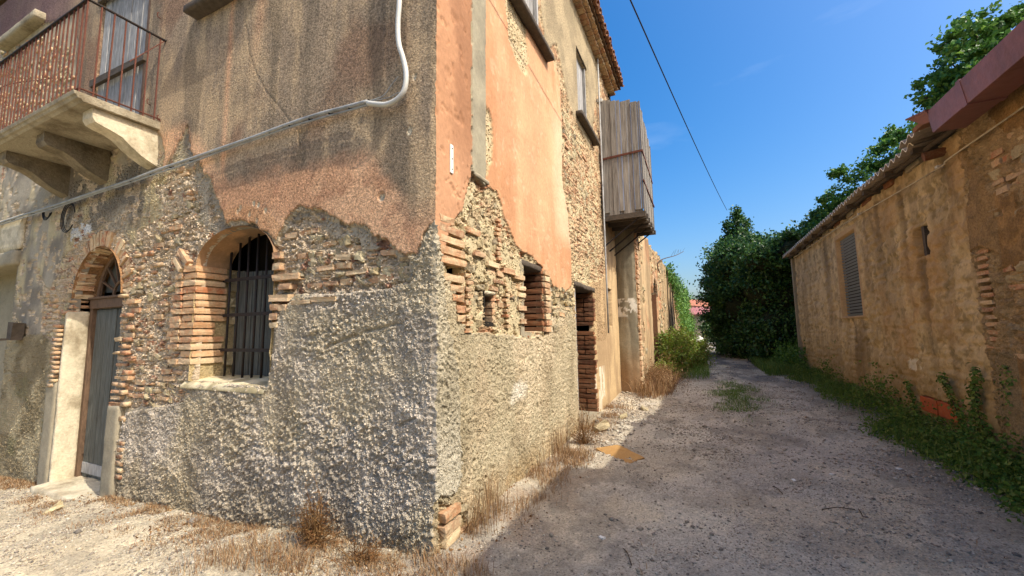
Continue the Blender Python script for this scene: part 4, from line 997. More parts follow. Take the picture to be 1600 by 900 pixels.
MB().box(-.22, -.2, .84, 1.06, 1.66, 2.0).box(-.2, -.03, .84, .862, 1.66, 2.0).box(-.2, -.03, .84, 1.04, 1.66, 1.705).mk('putlog_back', M['darkin'], house)
slab('putlog_stone', -.12, .012, .85, 1.03, 1.955, 2.005, M['cut'], house, 624, .008, n=(4, 6, 3))
# street door
sd = MB().box(-.42, -.40, 3.95, 5.15, 0, 2.4).mk('street_door', M['darkin'], house)
b = MB(); b.box(-.16, -.035, 3.95, 4.04, .12, 2.33, .004); b.mk('door_post', M['wood_g'], sd, bevel=.005)
b = MB(); b.box(-.36, -.17, 3.95, 4.00, .12, 2.33); b.mk('door_cheek', M['wood_br'], sd)
slab('door_lintel', -.36, .02, 3.88, 5.30, 2.33, 2.43, M['wood_lintel'], house, 625, .016, n=(8, 18, 4))
slab('door_threshold', -.42, .12, 3.95, 5.15, -.1, .12, M['greystone'], house, 626, .012, n=(8, 14, 4))
# slit window and downpipe before the boarded balcony
MB().box(-.2, -.12, 6.42, 7.0, 1.68, 2.58).mk('slit_window', M['wood_br'], house)
dp = [(.05, 6.22, 7.9), (.05, 6.22, 2.6), (.045, 6.24, 1.55)]
MB().tube(dp, .018, 8).mk('downpipe', M['cable'], house, smooth=True)
# dark lump in the plaster crack
slab('loose_plaster', .0, .035, .58, .88, 3.04, 3.09, M['under'] if False else M['greystone'], house, 627, .008, n=(3, 12, 3))

# roof: boards, tiles seen from below
HZ = 8.0
rf = MB(); V = [(.28, -.3, HZ+.0), (.28, 7.95, HZ+.0), (-5.5, 7.95, HZ+1.5), (-5.5, -.3, HZ+1.5), (-16, -.3, HZ-.3), (-16, 7.95, HZ-.3)]
V = V+[(a, b_, c-.05) for a, b_, c in V]
rf.add(V, [(0, 1, 2, 3), (3, 2, 5, 4), (9, 8, 7, 6), (10, 11, 8, 9), (0, 6, 7, 1), (1, 7, 8, 2), (2, 8, 11, 5), (5, 11, 10, 4), (4, 10, 9, 3), (3, 9, 6, 0)])
rf = rf.mk('roof', M['wood_br'], house)
def tilemesh(name, up):
    V = []; F = []; n = 8
    for t, (y, r) in enumerate(((0, .095), (.42, .075))):
        for k in range(n+1):
            a = math.pi*k/n; s_ = 1 if up else -1
            V.append((-y+.0, r*math.cos(a), s_*r*.8*math.sin(a)+(.0 if up else .075)))
    m_ = n+1
    for rr in (0.014,):
        V2 = [(x, y*(1+.15), z+(.014 if up else -.014)) for x, y, z in V]
    V = V+V2; o = 2*m_
    for k in range(n):
        F += [(k, k+1, m_+k+1, m_+k), (o+k, o+m_+k, o+m_+k+1, o+k+1), (k, o+k, o+k+1, k+1), (m_+k, m_+k+1, o+m_+k+1, o+m_+k)]
    F += [(0, m_, o+m_, o), (n, o+n, o+m_+n, m_+n)]
    return meshdata(name, V, F, M['tile'], smooth=False)
TU = tilemesh('roof_tile', True); TD = tilemesh('roof_tile', False)
ang = math.atan(1.5/5.78)
y = 1.4; k = 0
while y < 7.95:
    put('roof_tile', TD if k % 2 == 0 else TU, (.36+random.uniform(-.015, .015), y, HZ-.01+(.0 if k % 2 == 0 else .06)), (random.uniform(-.04, .04), ang, 0), (1, 1, 1), rf)
    y += .115; k += 1
for row in (1, 2):
    y = 1.4; k = 0
    while y < 7.95:
        put('roof_tile', TD if k % 2 == 0 else TU, (.36-.34*row, y, HZ+.03+.34*row*math.tan(ang)+(.0 if k % 2 == 0 else .06)), (0, ang, 0), (1, 1, 1), rf); y += .115; k += 1
# a course of brick under the eaves
bm2 = BM[0]
y = 1.5
while y < 7.9:
    put('eaves_brick', BM[int(y*10) % 8], (.10, y, HZ-.085), (0, 0, 0), (.26, .15, .05), rf); put('eaves_brick', BM[int(y*13) % 8], (.04, y+.08, HZ-.15), (0, 0, 0), (.2, .15, .05), rf); y += .165

# ---------------------------------------------------------------- boarded balcony over the street
XB, YB0, YB1, ZB0, ZB1 = .88, 6.30, 8.30, 4.14, 6.62
bb = MB().box(.0, XB-.03, YB0+.03, YB1-.03, ZB0-.02, ZB0+.06).mk('boarded_balcony', M['wood_box'], house)
bb['label'] = 'balcony closed in with weathered grey vertical boards'
x = .03
while x < XB-.02:
    w = random.uniform(.09, .14); x1 = min(x+w, XB)
    b = MB(); b.box(x+.003, x1-.003, YB0+random.uniform(-.012, .012), YB0+.022, ZB0-random.uniform(-.06, .10), ZB1+.22*(1-x/XB)-random.uniform(-.02, .05), .003); b.mk('plank', M['wood_box'], bb); x = x1
y = YB0
while y < YB1:
    w = random.uniform(.09, .14)
    b = MB(); b.box(XB-.0, XB+.022+random.uniform(0, .012), y+.004, y+w-.004, ZB0-random.uniform(-.08, .16), ZB1-.05-(y-YB0)*.12-random.uniform(-.04, .08), .003); b.mk('plank', M['wood_box'], bb); y += w
b = MB(); b.beam((.0, YB0-.02, 5.42), (XB+.03, YB0-.02, 5.46), .02, .045); b.mk('iron_strap', M['rust'], bb)
b = MB(); b.beam((XB+.035, YB0-.02, 5.46), (XB+.035, YB1, 5.40), .02, .045); b.mk('iron_strap', M['rust'], bb)
b = MB(); b.beam((XB+.03, YB0-.02, 4.8), (XB+.05, YB1, 4.76), .02, .035); b.mk('iron_strap', M['rust'], bb)
b = MB(); b.box(0, XB+.04, YB0-.01, YB0+.07, ZB0-.13, ZB0-.02, .006); b.mk('floor_beam', M['wood_lintel'], bb)
for i in range(5):
    y = YB0+.2+i*.42
    b = MB(); b.box(0, XB+.06, y, y+.07, ZB0-.12, ZB0-.02, .004); b.mk('floor_beam', M['wood_lintel'], bb)
for i in range(9):
    b = MB(); b.box(.02+i*.10, .10+i*.10, YB0+.04, YB1, ZB0-.02, ZB0-.0, .004); b.mk('floor_board', M['wood_lintel'], bb)
for i in range(4):
    y = YB0+.06+i*.6
    b = MB(); b.tube([(.0, y, 3.45), (XB-.1, y, ZB0-.12)], .018, 6); b.mk('iron_strut', M['iron'], bb)
b = MB(); b.box(-.01, .10, YB0-.05, YB0+.05, 6.78, 6.86); b.mk('top_bracket', M['pvc'], bb)

# ================================================================ LOWER HOUSE BEYOND, with its buttress
LX = .46; LY0 = 7.75; LY1 = 44.
low = empty('lane_house', (0, 20, 0), 'long lower house beyond the boarded balcony with bare rubble and an arched door', 'house')
DY0, DY1 = 11.2, 12.7
def hole_arch(y, z): return (y > DY0) & (y < DY1) & ((z < 2.85) | (np.hypot((y-(DY0+DY1)/2)/((DY1-DY0)/2), (z-2.85)/.5) < 1))
def topz(y): return 4.55+.35*(fbm(y*.5, y*0, 800, 4)-.5)*2+.12*(vn(y*3, y*0, 801)-.5)
def lane_front(U, V):
    ch, cb, cid = core_h(U*.8, V*.8, 303); n1 = fbm(U*1.2, V*1.2, 310, 5); n2 = fbm(U*5, V*5, 311, 4)
    strk = fbm(U*3, V*.5, 312, 4)
    tz = topz(U)
    d = -.03+ch*1.3; reg = np.zeros(U.shape, int)
    col = mixc(np.broadcast_to(lin('c4ac88', .8), U.shape+(3,)), lin('8e7656', .70), ss(cid, .45, .9)*.6+(1-cb)*.3)
    p = ((n1 > .47) | (U < 8.0)) & (V < tz-.25)
    p |= (U > 9.3) & (U < 11.1)
    d = np.where(p, .0+(n2-.5)*.03, d)
    pc = mixc(np.broadcast_to(lin('c8ae88', .80), U.shape+(3,)), lin('a08a6a', .74), ss(strk, .4, .62)*.8)
    pc = mixc(pc, lin('c87f5a', .78), ss(fbm(U*.7, V*.7, 313, 3), .55, .7)*.5)
    pc = mixc(pc, lin('7c7358', .7), ss(V, 3.6, 4.6)*ss(strk, .35, .6)*.7)
    col = np.where(p[..., None], pc, col); reg = np.where(p, 1, reg)
    d = np.where(V > tz, -.35, d)
    return d, reg, col, {0: ('rubble_wall', M['core'], None), 1: ('buff_plaster', M['under'], None)}
wallfield(axis([(LY0, 14, .045), (14, 22, .1), (22, LY1, .3)]), axis([(-.3, 5.1, .04)]), lane_front, [hole_arch, lambda y, z: z > topz(y)+.02], lambda U, V, d: np.stack([LX+d, U, V], -1), low, ring=-.3)
# body behind the face, and the buttress side turned to the camera
b = MB(); b.box(-7, LX-.30, LY0+.22, LY1, -.4, 4.2); b.mk('house_body', M['darkin'], low)
def butt(U, V):
    n1 = fbm(U*3, V*1.5, 320, 5); n2 = fbm(U*9, V*9, 321, 4); strk = fbm(U*9, V*.8, 322, 4)
    d = (n1-.5)*.05+(n2-.5)*.012+.05*np.sin(np.clip(U/LX, 0, 1)*math.pi)
    col = mixc(np.broadcast_to(lin('a59c86', .78), U.shape+(3,)), lin('7d7563', .7), ss(strk, .4, .62)*.8)
    col = mixc(col, lin('b08a62', .75), ss(-V, -1.4, -.4)*.7)
    w = (n2 > .52) & (np.abs(V-2.15) < .22)
    col = np.where(w[..., None], lin('d8d2c4', .84), col)
    return d, np.zeros(U.shape, int), col, {0: ('buttress', M['under'], None)}
wallfield(axis([(-.02, LX, .02)]), axis([(-.3, 4.6, .03)]), butt, [], lambda U, V, d: np.stack([U, LY0+.0-d, V], -1), low, flip=False)
MB().box(0.0, LX-.06, LY0+.12, LY0+.6, -.3, 4.5).mk('buttress_core', M['greystone'], low)
# arched lane door
ld = MB().box(LX-.34, LX-.30, DY0-.1, DY1+.1, 0, 3.4).mk('arched_door', M['wood_g'], low)
for k in range(8):
    y = DY0+.02+k*(DY1-DY0-.04)/8; b = MB(); b.box(LX-.30, LX-.26, y+.004, y+(DY1-DY0-.04)/8-.004, .15, 2.75, .003); b.mk('plank', M['wood_g'], ld)
b = MB(); b.box(LX-.3, LX-.2, DY0, DY1, 2.75, 2.85); b.mk('transom', M['wood_br'], ld)
for k in range(1, 6):
    y = DY0+k*(DY1-DY0)/6; b = MB(); b.box(LX-.27, LX-.25, y-.012, y+.012, 2.85, 3.3); b.mk('fanlight_bar', M['iron'], ld)
b = MB(); b.box(LX-.33, LX-.0, DY1, DY1+.05, 0, 2.9); b.mk('brick_reveal', M['core'] if False else M['brick_d'], ld)
P2 = Pieces(low)
r = np.random.default_rng(55)
for i in range(20):       # brick trim round the arch
    a = math.pi*(i+.5)/20; cy_ = (DY0+DY1)/2
    P2.brick((LX+.0, cy_-.84*math.cos(a), 2.85+.6*math.sin(a)), (.14, .09, .24), 0, 0)
z = .3
while z < 4.4:            # worn quoins on the corner past the buttress
    P2.brick((LX-.03, LY0+.17+r.uniform(0, .05), z), (.14, r.uniform(.2, .38), .09), r.uniform(-.04, .04), r.uniform(-.04, .04)); z += .125
for i in range(230):
    y = LY0+.3+r.random()**1.3*9; z = r.uniform(.2, 4.3)
    if hole_arch(np.array([y]), np.array([z]))[0] or abs(y-10.2) < 1: continue
    if r.random() < .5: P2.brick((LX-.025, y, z), (.1, r.uniform(.15, .28), .07), 0, 0)
    else: P2.stone((LX-.03, y, z), (.12, r.uniform(.12, .3), r.uniform(.08, .2)), 0, r.uniform(-.3, .3))
P2.done()

# ================================================================ RIGHT SIDE: shed and brick building
RX = 4.9
shed = empty('street_shed', (RX, 9, 0), 'long ochre shed with corrugated roof and grey shutter on the right of the lane', 'shed')
nearb = empty('stone_building', (RX, 2, 0), 'rough orange stone building with a mauve gutter at the right edge', 'building')
SY0, SY1 = 4.12, 14.15
L0, L1, LZ0, LZ1 = 8.07, 9.36, 1.84, 3.64
def hole_louv(y, z): return (y > L0) & (y < L1) & (z > LZ0) & (z < LZ1)
def hole_sq(y, z): return (y > 5.19+.04*(z-2.8)) & (y < 5.58+.03*np.sin(z*20)) & (z > 2.64) & (z < 3.06)
def hole_blk(y, z): return (y > 5.0) & (y < 6.03) & (z > .30) & (z < .52)
def shed_front(U, V):
    n1 = fbm(U*1.1, V*1.1, 410, 5); n2 = fbm(U*6, V*6, 411, 4); strk = fbm(U*4, V*.45, 412, 5); nf = fbm(U*22, V*22, 413, 3)
    lowr = fbm(U*2, V*14, 414, 3)
    d = (n1-.5)*.09+(n2-.5)*.045+(nf-.5)*.022-.016*ss(lowr, .56, .62)-.02*ss(fbm(U*9, V*9, 419, 3), .64, .72)
    a = lin('cfba92', .86); b_ = lin('a69270', .80); c_ = lin('ab8a60', .78)
    col = mixc(np.broadcast_to(a, U.shape+(3,)), b_, ss(strk, .42, .62)*.6)
    col = mixc(col, lin('8a7c58', .74), ss(fbm(U*7, V*7, 417, 5, .7), .5, .62)*.6)
    col = mixc(col, lin('bf9c6c', .80), ss(n1, .48, .66)*ss(-U, -8.5, -6)*.7)
    col = mixc(col, lin('c9b183', .82), ss(fbm(U*5, V*.6, 415, 4), .56, .7)*.6)
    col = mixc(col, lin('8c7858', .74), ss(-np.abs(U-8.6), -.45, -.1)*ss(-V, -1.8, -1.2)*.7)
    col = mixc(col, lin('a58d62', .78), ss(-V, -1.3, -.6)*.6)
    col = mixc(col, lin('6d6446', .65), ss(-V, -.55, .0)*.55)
    for (yc, zt, wd, am) in ((5.4, 2.62, .2, .6), (8.7, 1.82, .6, .5), (6.9, 3.9, .25, .6), (7.6, 3.9, .15, .5), (10.4, 3.9, .3, .6), (12.2, 3.9, .3, .5), (4.6, 3.9, .25, .6), (5.9, 3.9, .12, .6)):
        col = mixc(col, lin('5f523c', .66), np.exp(-((U-yc+(n2-.5)*.2)/wd)**2)*ss(-V, -zt, -zt+.05)*ss(V, zt-2.2, zt-.2)*ss(strk, .3, .55)*am)
    w = (np.hypot((U-6.15)/.24, (V-.98)/.10)+(n2-.5)*2.4) < 1
    col = np.where(w[..., None], lin('ddd4bc', .86), col); d = np.where(w, d-.012, d)
    fr = ((U > L0-.11) & (U < L1+.11) & (V > LZ0-.05) & (V < LZ1+.12))
    d = np.where(fr, .018+(nf-.5)*.004, d); col = np.where(fr[..., None], lin('c4a880', .8), col)
    return d, np.zeros(U.shape, int), col, {0: ('shed_wall', M['under'], None)}
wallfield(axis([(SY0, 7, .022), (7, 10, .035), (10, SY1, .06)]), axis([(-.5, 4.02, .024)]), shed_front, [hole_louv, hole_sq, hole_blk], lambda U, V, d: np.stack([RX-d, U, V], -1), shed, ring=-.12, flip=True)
MB().box(RX+.25, 9.8, SY0+.02, SY1, -.5, 3.98).mk('shed_body', M['darkin'], shed)
MB().box(RX-.0, RX+.26, SY1-.04, SY1, -.5, 4.0).mk('end_wall', M['greystone'], shed)
MB().box(RX-.07, RX+.03, SY1-.02, SY1+.14, -.1, 3.98).mk('corner_post', M['greystone'], shed)
# louvred shutter
lv_ = MB().box(RX+.12, RX+.13, L0, L1, LZ0, LZ1).mk('roller_shutter', M['darkin'], shed)
n = 26
for k in range(n):
    z = LZ0+(k+.5)*(LZ1-LZ0)/n; b = MB(); b.beam((RX+.075, L0+.01, z), (RX+.075, L1-.01, z+random.uniform(-.003, .003)), .012, (LZ1-LZ0)/n*.72, up=(-.45, 0, 1)); b.mk('slat', M['louvre'], lv_)
MB().box(RX+.12, RX+.15, 5.1, 5.7, 2.55, 3.15).mk('square_hole_back', M['darkin'], shed)
MB().box(RX+.02, RX+.10, 5.33, 5.40, 2.6, 3.1, .006).mk('wooden_post', M['wood_lintel'], shed)
MB().box(RX+.11, RX+.13, 4.95, 6.08, .25, .57).mk('block_recess', M['greystone'], shed)
for (y0, y1) in ((5.02, 5.50), (5.52, 6.01)):
    b = MB(); b.box(RX-.012, RX+.12, y0, y1, .305, .515, .004); o = b.mk('hollow_block', M['terra'], shed, bevel=.006)
# corrugated sheets
def corr(y0, y1, x0, z0, name, lift=0., slope=.22, wob=0.):
    ys = np.arange(y0, y1, .0221); xs = np.linspace(x0, 9.9, 14); A, B = np.meshgrid(ys, xs)
    Z = z0+lift+(B-x0)*slope+.038*np.sin(A*2*math.pi/.20)+wob*(fbm(A*1.2, B*.4, 420)-.5)
    top = np.stack([B+.02*vn(A*4, A*0, 421)*(B < x0+.01), A, Z], -1).reshape(-1, 3); bot = top-np.array([0, 0, .020]); m_ = len(top); nu = len(ys)
    F = gridfaces(nu, 14); F = np.concatenate([F[:, ::-1], F+m_, np.array([[i, i+1, m_+i+1, m_+i] for i in range(nu-1)])])
    o = mk(name, np.concatenate([top, bot]), F, M['corr'], shed, smooth=False)
    o.data.materials.append(M['corr_edge']); k = len(o.data.polygons); mi = np.zeros(k, np.int32); mi[k-(nu-1):] = 1; o.data.polygons.foreach_set('material_index', mi); return o
corr(4.55, 14.4, 4.60, 4.10, 'roof_sheet', wob=.04)
corr(3.85, 4.75, 4.52, 4.14, 'roof_sheet', wob=.03)
# poles and joists carrying the sheets
b = MB(); b.tube([(4.80, 4.0, 4.00), (4.79, 6.2, 4.05), (4.80, 9, 4.03), (4.80, 14.3, 4.03)], .035, 8); b.mk('roof_pole', M['wood_lintel'], shed, smooth=True)
for y in np.arange(4.7, 14.2, .95):
    b = MB(); b.box(4.66, 5.2, y, y+.08, 3.98, 4.06, .006); b.mk('rafter', M['wood_lintel'], shed)
for y in np.arange(5.0, 14.0, .95):
    b = MB(); b.box(4.87, 5.0, y+.1, y+.42+.2*random.random(), 3.96, 4.05, .008); b.mk('wall_head_block', M['brick_d'] if random.random() < .3 else M['greystone'], shed)
tr_ = MB(); tr_.tube([(4.70, 4.55, 3.86), (4.95, 4.52, 3.90)], .06, 10); tr_.mk('clay_pipe', M['brick_d'], shed)

# near building: rubble, brick and a crumbled pier at the joint
def near_front(U, V):
    ch, cb, cid = core_h(U*.8, V*.8, 503); n1 = fbm(U*1.5, V*1.5, 510, 5); n2 = fbm(U*7, V*7, 511, 4); nf = fbm(U*25, V*25, 512, 3)
    d = -.02+ch*1.2
    col = mixc(np.broadcast_to(lin('ccb28a', .86), U.shape+(3,)), lin('9c8462', .78), ss(cid, .4, .9)*.7+(1-cb)*.3)
    col = mixc(col, lin('c9ab7c', .82), ss(n1, .5, .65)*.7)
    p = (n1 > .50) & (V > 2.2) | ((U > 3.42) & (U < 3.95) & (V < 1.25))
    d = np.where(p, .02+(n2-.5)*.05+(nf-.5)*.01, d)
    col = np.where(p[..., None], mixc(np.broadcast_to(lin('bc9866', .82), U.shape+(3,)), lin('a48458', .78), ss(n2, .4, .6)), col)
    g = (U > 3.62) & (U < 4.15)
    d = np.where(g, d+.03*np.sin((U-3.62)/.53*math.pi), d)
    col = mixc(col, lin('a59676', .76), (g & (V < 1.3))*.8+(g & (V > 1.3))*.35)
    k = ss(-np.hypot((U-3.98)/.10, (V-1.9)/.55), -1.2, -.6); d = d-.10*k
    h = ss(-np.hypot((U-3.37)/.09, (V-3.12)/.05), -1.2, -.8); d = d-.12*h
    return d, np.zeros(U.shape, int), col, {0: ('stone_wall', M['core'], None)}
wallfield(axis([(1.2, 2.4, .05), (2.4, SY0+.04, .016)]), axis([(-.6, 4.05, .018)]), near_front, [], lambda U, V, d: np.stack([RX-.02-d, U, V], -1), nearb, flip=True)
MB().box(RX+.12, 10, 1.2, SY0, -.6, 4.0).mk('building_body', M['darkin'], nearb)
P3 = Pieces(nearb)
r = np.random.default_rng(77)
z = .1
while z < 3.6:
    y = 2.45
    while y < 3.62:
        w = r.uniform(.12, .30)
        if r.random() < .62:
            if r.random() < .6: P3.brick((RX+.02+r.uniform(-.01, .02), y+w/2, z), (.10, w, r.uniform(.05, .075)), r.uniform(-.03, .03), r.uniform(-.03, .03))
            else: P3.stone((RX+.025, y+w/2, z), (.12, w, r.uniform(.07, .15)), 0, r.uniform(-.3, .3))
        y += w+.02
    z += .105
z = 1.35
while z < 2.5:
    P3.brick((RX+.02, 3.98+r.uniform(-.03, .03), z), (.12, r.uniform(.18, .3), .045), r.uniform(-.05, .05), r.uniform(-.1, .1)); z += .085
P3.done()
# slabs lying over the wall head and the mauve gutter
gp = [(4.40, 4.10), (4.435, 3.84), (4.72, 3.84), (4.76, 4.10), (4.74, 4.10), (4.705, 3.865), (4.455, 3.865), (4.42, 4.10)]
gt = MB().prism(gp, 1.2, 2.95, lambda p, t: (p[0], t, p[1])).mk('gutter', M['gutter'], nearb, bevel=.004)
gp2 = [(4.394, 4.115), (4.43, 3.83), (4.725, 3.83), (4.765, 4.115), (4.745, 4.115), (4.71, 3.86), (4.46, 3.86), (4.414, 4.115)]
MB().prism(gp2, 2.93, 3.0, lambda p, t: (p[0], t, p[1])).mk('gutter_joint', M['gutter'], gt)
MB().prism(gp, 2.98, 3.60, lambda p, t: (p[0], t, p[1])).mk('gutter_length', M['gutter'], gt, bevel=.004)
MB().prism([(4.40, 4.12), (4.435, 3.84), (4.72, 3.84), (4.76, 4.12)], 3.60, 3.615, lambda p, t: (p[0], t, p[1])).mk('end_cap', M['gutter'], gt)
MB().add([(4.38, 3.58, 4.12), (4.30, 3.86, 4.16), (4.50, 3.90, 4.17), (4.55, 3.60, 4.12), (4.38, 3.58, 4.10), (4.30, 3.86, 4.14), (4.50, 3.90, 4.15), (4.55, 3.60, 4.10), (4.435, 3.60, 3.98), (4.40, 3.72, 4.0)],
         [(0, 1, 2, 3), (7, 6, 5, 4), (0, 4, 5, 1), (1, 5, 6, 2), (0, 1, 9, 8)]).mk('bent_end_flap', M['gutter'], gt)
V = [(4.45, 1.2, 4.11), (4.45, 4.1, 4.11), (10, 4.1, 6.0), (10, 1.2, 6.0)]; V = V+[(a, b_, c-.06) for a, b_, c in V]
MB().add(V, [(0, 1, 2, 3), (7, 6, 5, 4), (0, 4, 5, 1), (1, 5, 6, 2), (2, 6, 7, 3), (3, 7, 4, 0)]).mk('roof', M['tile'], nearb)
# the rope like cable along the wall
b = MB(); b.tube(smoothpath([atX(px, py, RX-.07) for px, py in ((1240, 403), (1300, 362), (1345, 334), (1400, 302), (1468, 262), (1480, 250), (1540, 208), (1600, 166), (1680, 105))], 6), .010, 6)
rc_ = b.mk('rope_cable', M['cut'], None, smooth=True); tag(rc_, 'pale slack cable strung along the top of the ochre shed wall', 'cable')
for px, py in ((1345, 334), (1470, 260)):
    q = atX(px, py, RX-.03); b = MB(); b.box(q[0]-.05, q[0]+.03, q[1]-.03, q[1]+.03, q[2]-.015, q[2]+.015); b.mk('cable_bracket', M['pvc'], rc_)

# the taller neighbour whose eaves shade the near end of the lane (right of the frame)
ngh = empty('neighbour_house', (6, -3, 0), 'plain ochre neighbour house standing right of the stone building near the camera', 'house')
MB().box(RX+.0, 11, -9, 1.18, -.8, 4.75).mk('wall', M['greystone'], ngh)
V = [(4.55, -9.2, 4.74), (4.55, 1.3, 4.74), (8, 1.3, 6.0), (8, -9.2, 6.0), (11.4, 1.3, 4.74), (11.4, -9.2, 4.74)]; V = V+[(a, b_, c-.08) for a, b_, c in V]
MB().add(V, [(0, 1, 2, 3), (3, 2, 4, 5), (9, 8, 7, 6), (11, 10, 8, 9), (0, 6, 7, 1), (1, 7, 8, 2), (2, 8, 10, 4), (4, 10, 11, 5), (5, 11, 9, 3), (3, 9, 6, 0)]).mk('roof', M['tile'], ngh)

# ================================================================ FAR END
fh = empty('far_house', (1.5, 52, 0), 'distant grey house with a terracotta roof at the end of the lane', 'house')
c0 = atY(1066, 471, 52); c1 = atY(1112, 479, 52)
MB().box(c0[0]-4, c1[0]+6, 52, 58, -1, c1[2]-.15).mk('wall', surf('blue_grey_wall', lin('8e98a8', .8), speck=5, amt=.1, bump=0), fh)
V = [(c0[0]-4.5, 51.5, c0[2]+.0), (c1[0]+7, 51.5, c1[2]-.75), (c1[0]+7, 55, c1[2]+.3), (c0[0]-4.5, 55, c0[2]+.9)]; V = V+[(a, b_, c-.35) for a, b_, c in V]
MB().add(V, [(0, 1, 2, 3), (7, 6, 5, 4), (0, 4, 5, 1), (1, 5, 6, 2), (2, 6, 7, 3), (3, 7, 4, 0)]).mk('roof', surf('terracotta_roof', lin('c08068', .75), speck=4, amt=.15, bump=0), fh)
c0 = atY(1075, 491, 44); c1 = atY(1110, 488, 44)
sh2 = empty('far_outhouse', (1.5, 44, 0), 'small pale outhouse with a pink roof in front of the distant house', 'outhouse')
MB().box(c0[0]+.2, c1[0]+4, 44.3, 48, -1, c0[2]-.1).mk('wall', surf('dim_wall', lin('b0a898', .7), speck=5, amt=.2, bump=0), sh2)
V = [(c0[0], 44, c0[2]), (c1[0]+4.5, 44, c0[2]), (c1[0]+4.5, 48, c0[2]+.9), (c0[0], 48, c0[2]+.9)]; V = V+[(a, b_, c-.12) for a, b_, c in V]
MB().add(V, [(0, 1, 2, 3), (7, 6, 5, 4), (0, 4, 5, 1), (1, 5, 6, 2), (2, 6, 7, 3), (3, 7, 4, 0)]).mk('roof', surf('pink_roof', lin('b87c7c', .7), speck=4, amt=.15, bump=0), sh2)
q = atY(1092, 531, 34); g_ = float(gz(q[0], 34))
b = MB(); 
for k in range(5): b.box(q[0]-.25+.1*k, q[0]-.05+.1*k, 33.9+.05*k, 34.2, g_, g_+.62-.09*abs(k-2), .05)
tag(b.mk('rubbish_sack', M['white'], None, bevel=.05), 'small white sack standing at the far end of the lane', 'sack')

# overhead wire
a = atY(985, 0, 3.0); c = atY(1136, 330, 21.5); a0 = a+(a-c)*.35
pts = [a0+(c-a0)*t+np.array([0, 0, -.25*4*t*(1-t)+.25*4*.26*.74*(1-abs(t-.26))]) for t in np.linspace(0, 1, 30)]
tag(MB().tube(pts, .011, 6).mk('overhead_wire', M['black'], None, smooth=True), 'thin dark wire crossing the blue sky above the lane', 'wire')

# ================================================================ VEGETATION
def leaves(P, size, mat, name, parent=None, up=.5, stretch=1.6, seed=0, fold=.25, kind=None, **k):
    r = np.random.default_rng(seed); n = len(P)
    nrm = r.normal(size=(n, 3)); nrm /= np.linalg.norm(nrm, axis=1)[:, None]; nrm[:, 2] = nrm[:, 2]*(1-up)+up*np.abs(nrm[:, 2])+up*.5
    nrm /= np.linalg.norm(nrm, axis=1)[:, None]
    t = r.normal(size=(n, 3)); t -= nrm*(t*nrm).sum(1)[:, None]; t /= np.linalg.norm(t, axis=1)[:, None]; s = np.cross(nrm, t)
    L = size*r.uniform(.6, 1.35, n)[:, None]; w = L/stretch
    a = P-t*L*.5; b_ = P+s*w*.5+nrm*w*fold*.5; c = P+t*L*.5-nrm*L*.12; d = P-s*w*.5+nrm*w*fold*.5
    V = np.stack([a, b_, c, d], 1).reshape(-1, 3); i = np.arange(n)*4
    F = np.concatenate([np.stack([i, i+1, i+2], -1), np.stack([i, i+2, i+3], -1)])
    return mk(name, V, F, mat, parent, kind=kind, **k)
def crown(ells, n, seed, sub=26, shell=.55, spread=.22, droop=0.):
    r = np.random.default_rng(seed); out = []
    vol = np.array([e[3]*e[4]*e[5] for e in ells])**.75; vol /= vol.sum()
    for e, v in zip(ells, vol):
        k = max(4, int(sub*1.0)); d = r.normal(size=(k, 3)); d /= np.linalg.norm(d, axis=1)[:, None]
        rad = shell+(1-shell)*r.random(k); rad = np.where(r.random(k) < .16, rad*1.22, rad); ctr = np.array(e[:3])+d*rad[:, None]*np.array(e[3:6])
        m_ = int(n*v); wk = r.dirichlet(np.ones(k)*2.5); idx = r.choice(k, m_, p=wk)
        sg = spread*(np.array(e[3:6]).mean())*(.6+.8*r.random(k))
        g = r.normal(size=(m_, 3))*sg[idx][:, None]; g[:, 2] *= .65; g[:, 2] -= droop*np.abs(r.normal(size=m_))
        out.append(ctr[idx]+g)
    return np.concatenate(out)
def trunk(parent, base, top, r0, forks, seed):
    r = np.random.default_rng(seed); base = np.array(base, float); top = np.array(top, float)
    mid = (base+top)/2+r.normal(size=3)*.15
    MB().tube(smoothpath([base, mid, top], 6), np.linspace(r0, r0*.5, 13), 9).mk('trunk', M['bark'], parent, smooth=True)
    for f in forks:
        f = np.array(f, float); st = mid+(top-mid)*r.uniform(.1, .9); m2 = (st+f)/2+np.array([0, 0, .12])
        MB().tube(smoothpath([st, m2, f], 5), np.linspace(r0*.42, r0*.08, 11), 6).mk('limb', M['bark'], parent, smooth=True)

ivt = empty('ivy_tree', (3.9, 22, .25), 'tall tree smothered in ivy with a narrow spire above the lane', 'tree')
E1 = [(3.95, 22, 7.75, .25, .22, .5), (3.95, 22, 7.1, .6, .5, .6), (3.9, 22, 6.2, .95, .8, .8), (4.9, 21.6, 5.7, .9, .9, .6), (3.7, 21, 5.0, 1.3, 1.5, .8), (3.6, 21.8, 3.7, 1.35, 1.4, 1.3), (3.7, 21.6, 2.3, 1.45, 1.5, 1.2), (3.8, 21.4, 1.1, 1.4, 1.5, .9)]
trunk(ivt, (3.95, 22, .2), (3.95, 22, 7.6), .22, [(3.0, 21.6, 5.2), (4.9, 22, 5.4), (2.9, 21.5, 3.6), (4.6, 22.3, 6.6)], 1)
leaves(crown(E1, 56000, 11, 36, .74, .20, .05), .13, M['leaf_d'], 'crown', ivt, seed=12)
mass = empty('ivy_thicket', (5.4, 17.3, .2), 'broad dark rounded thicket of ivy and creeper beside the shed end', 'thicket')
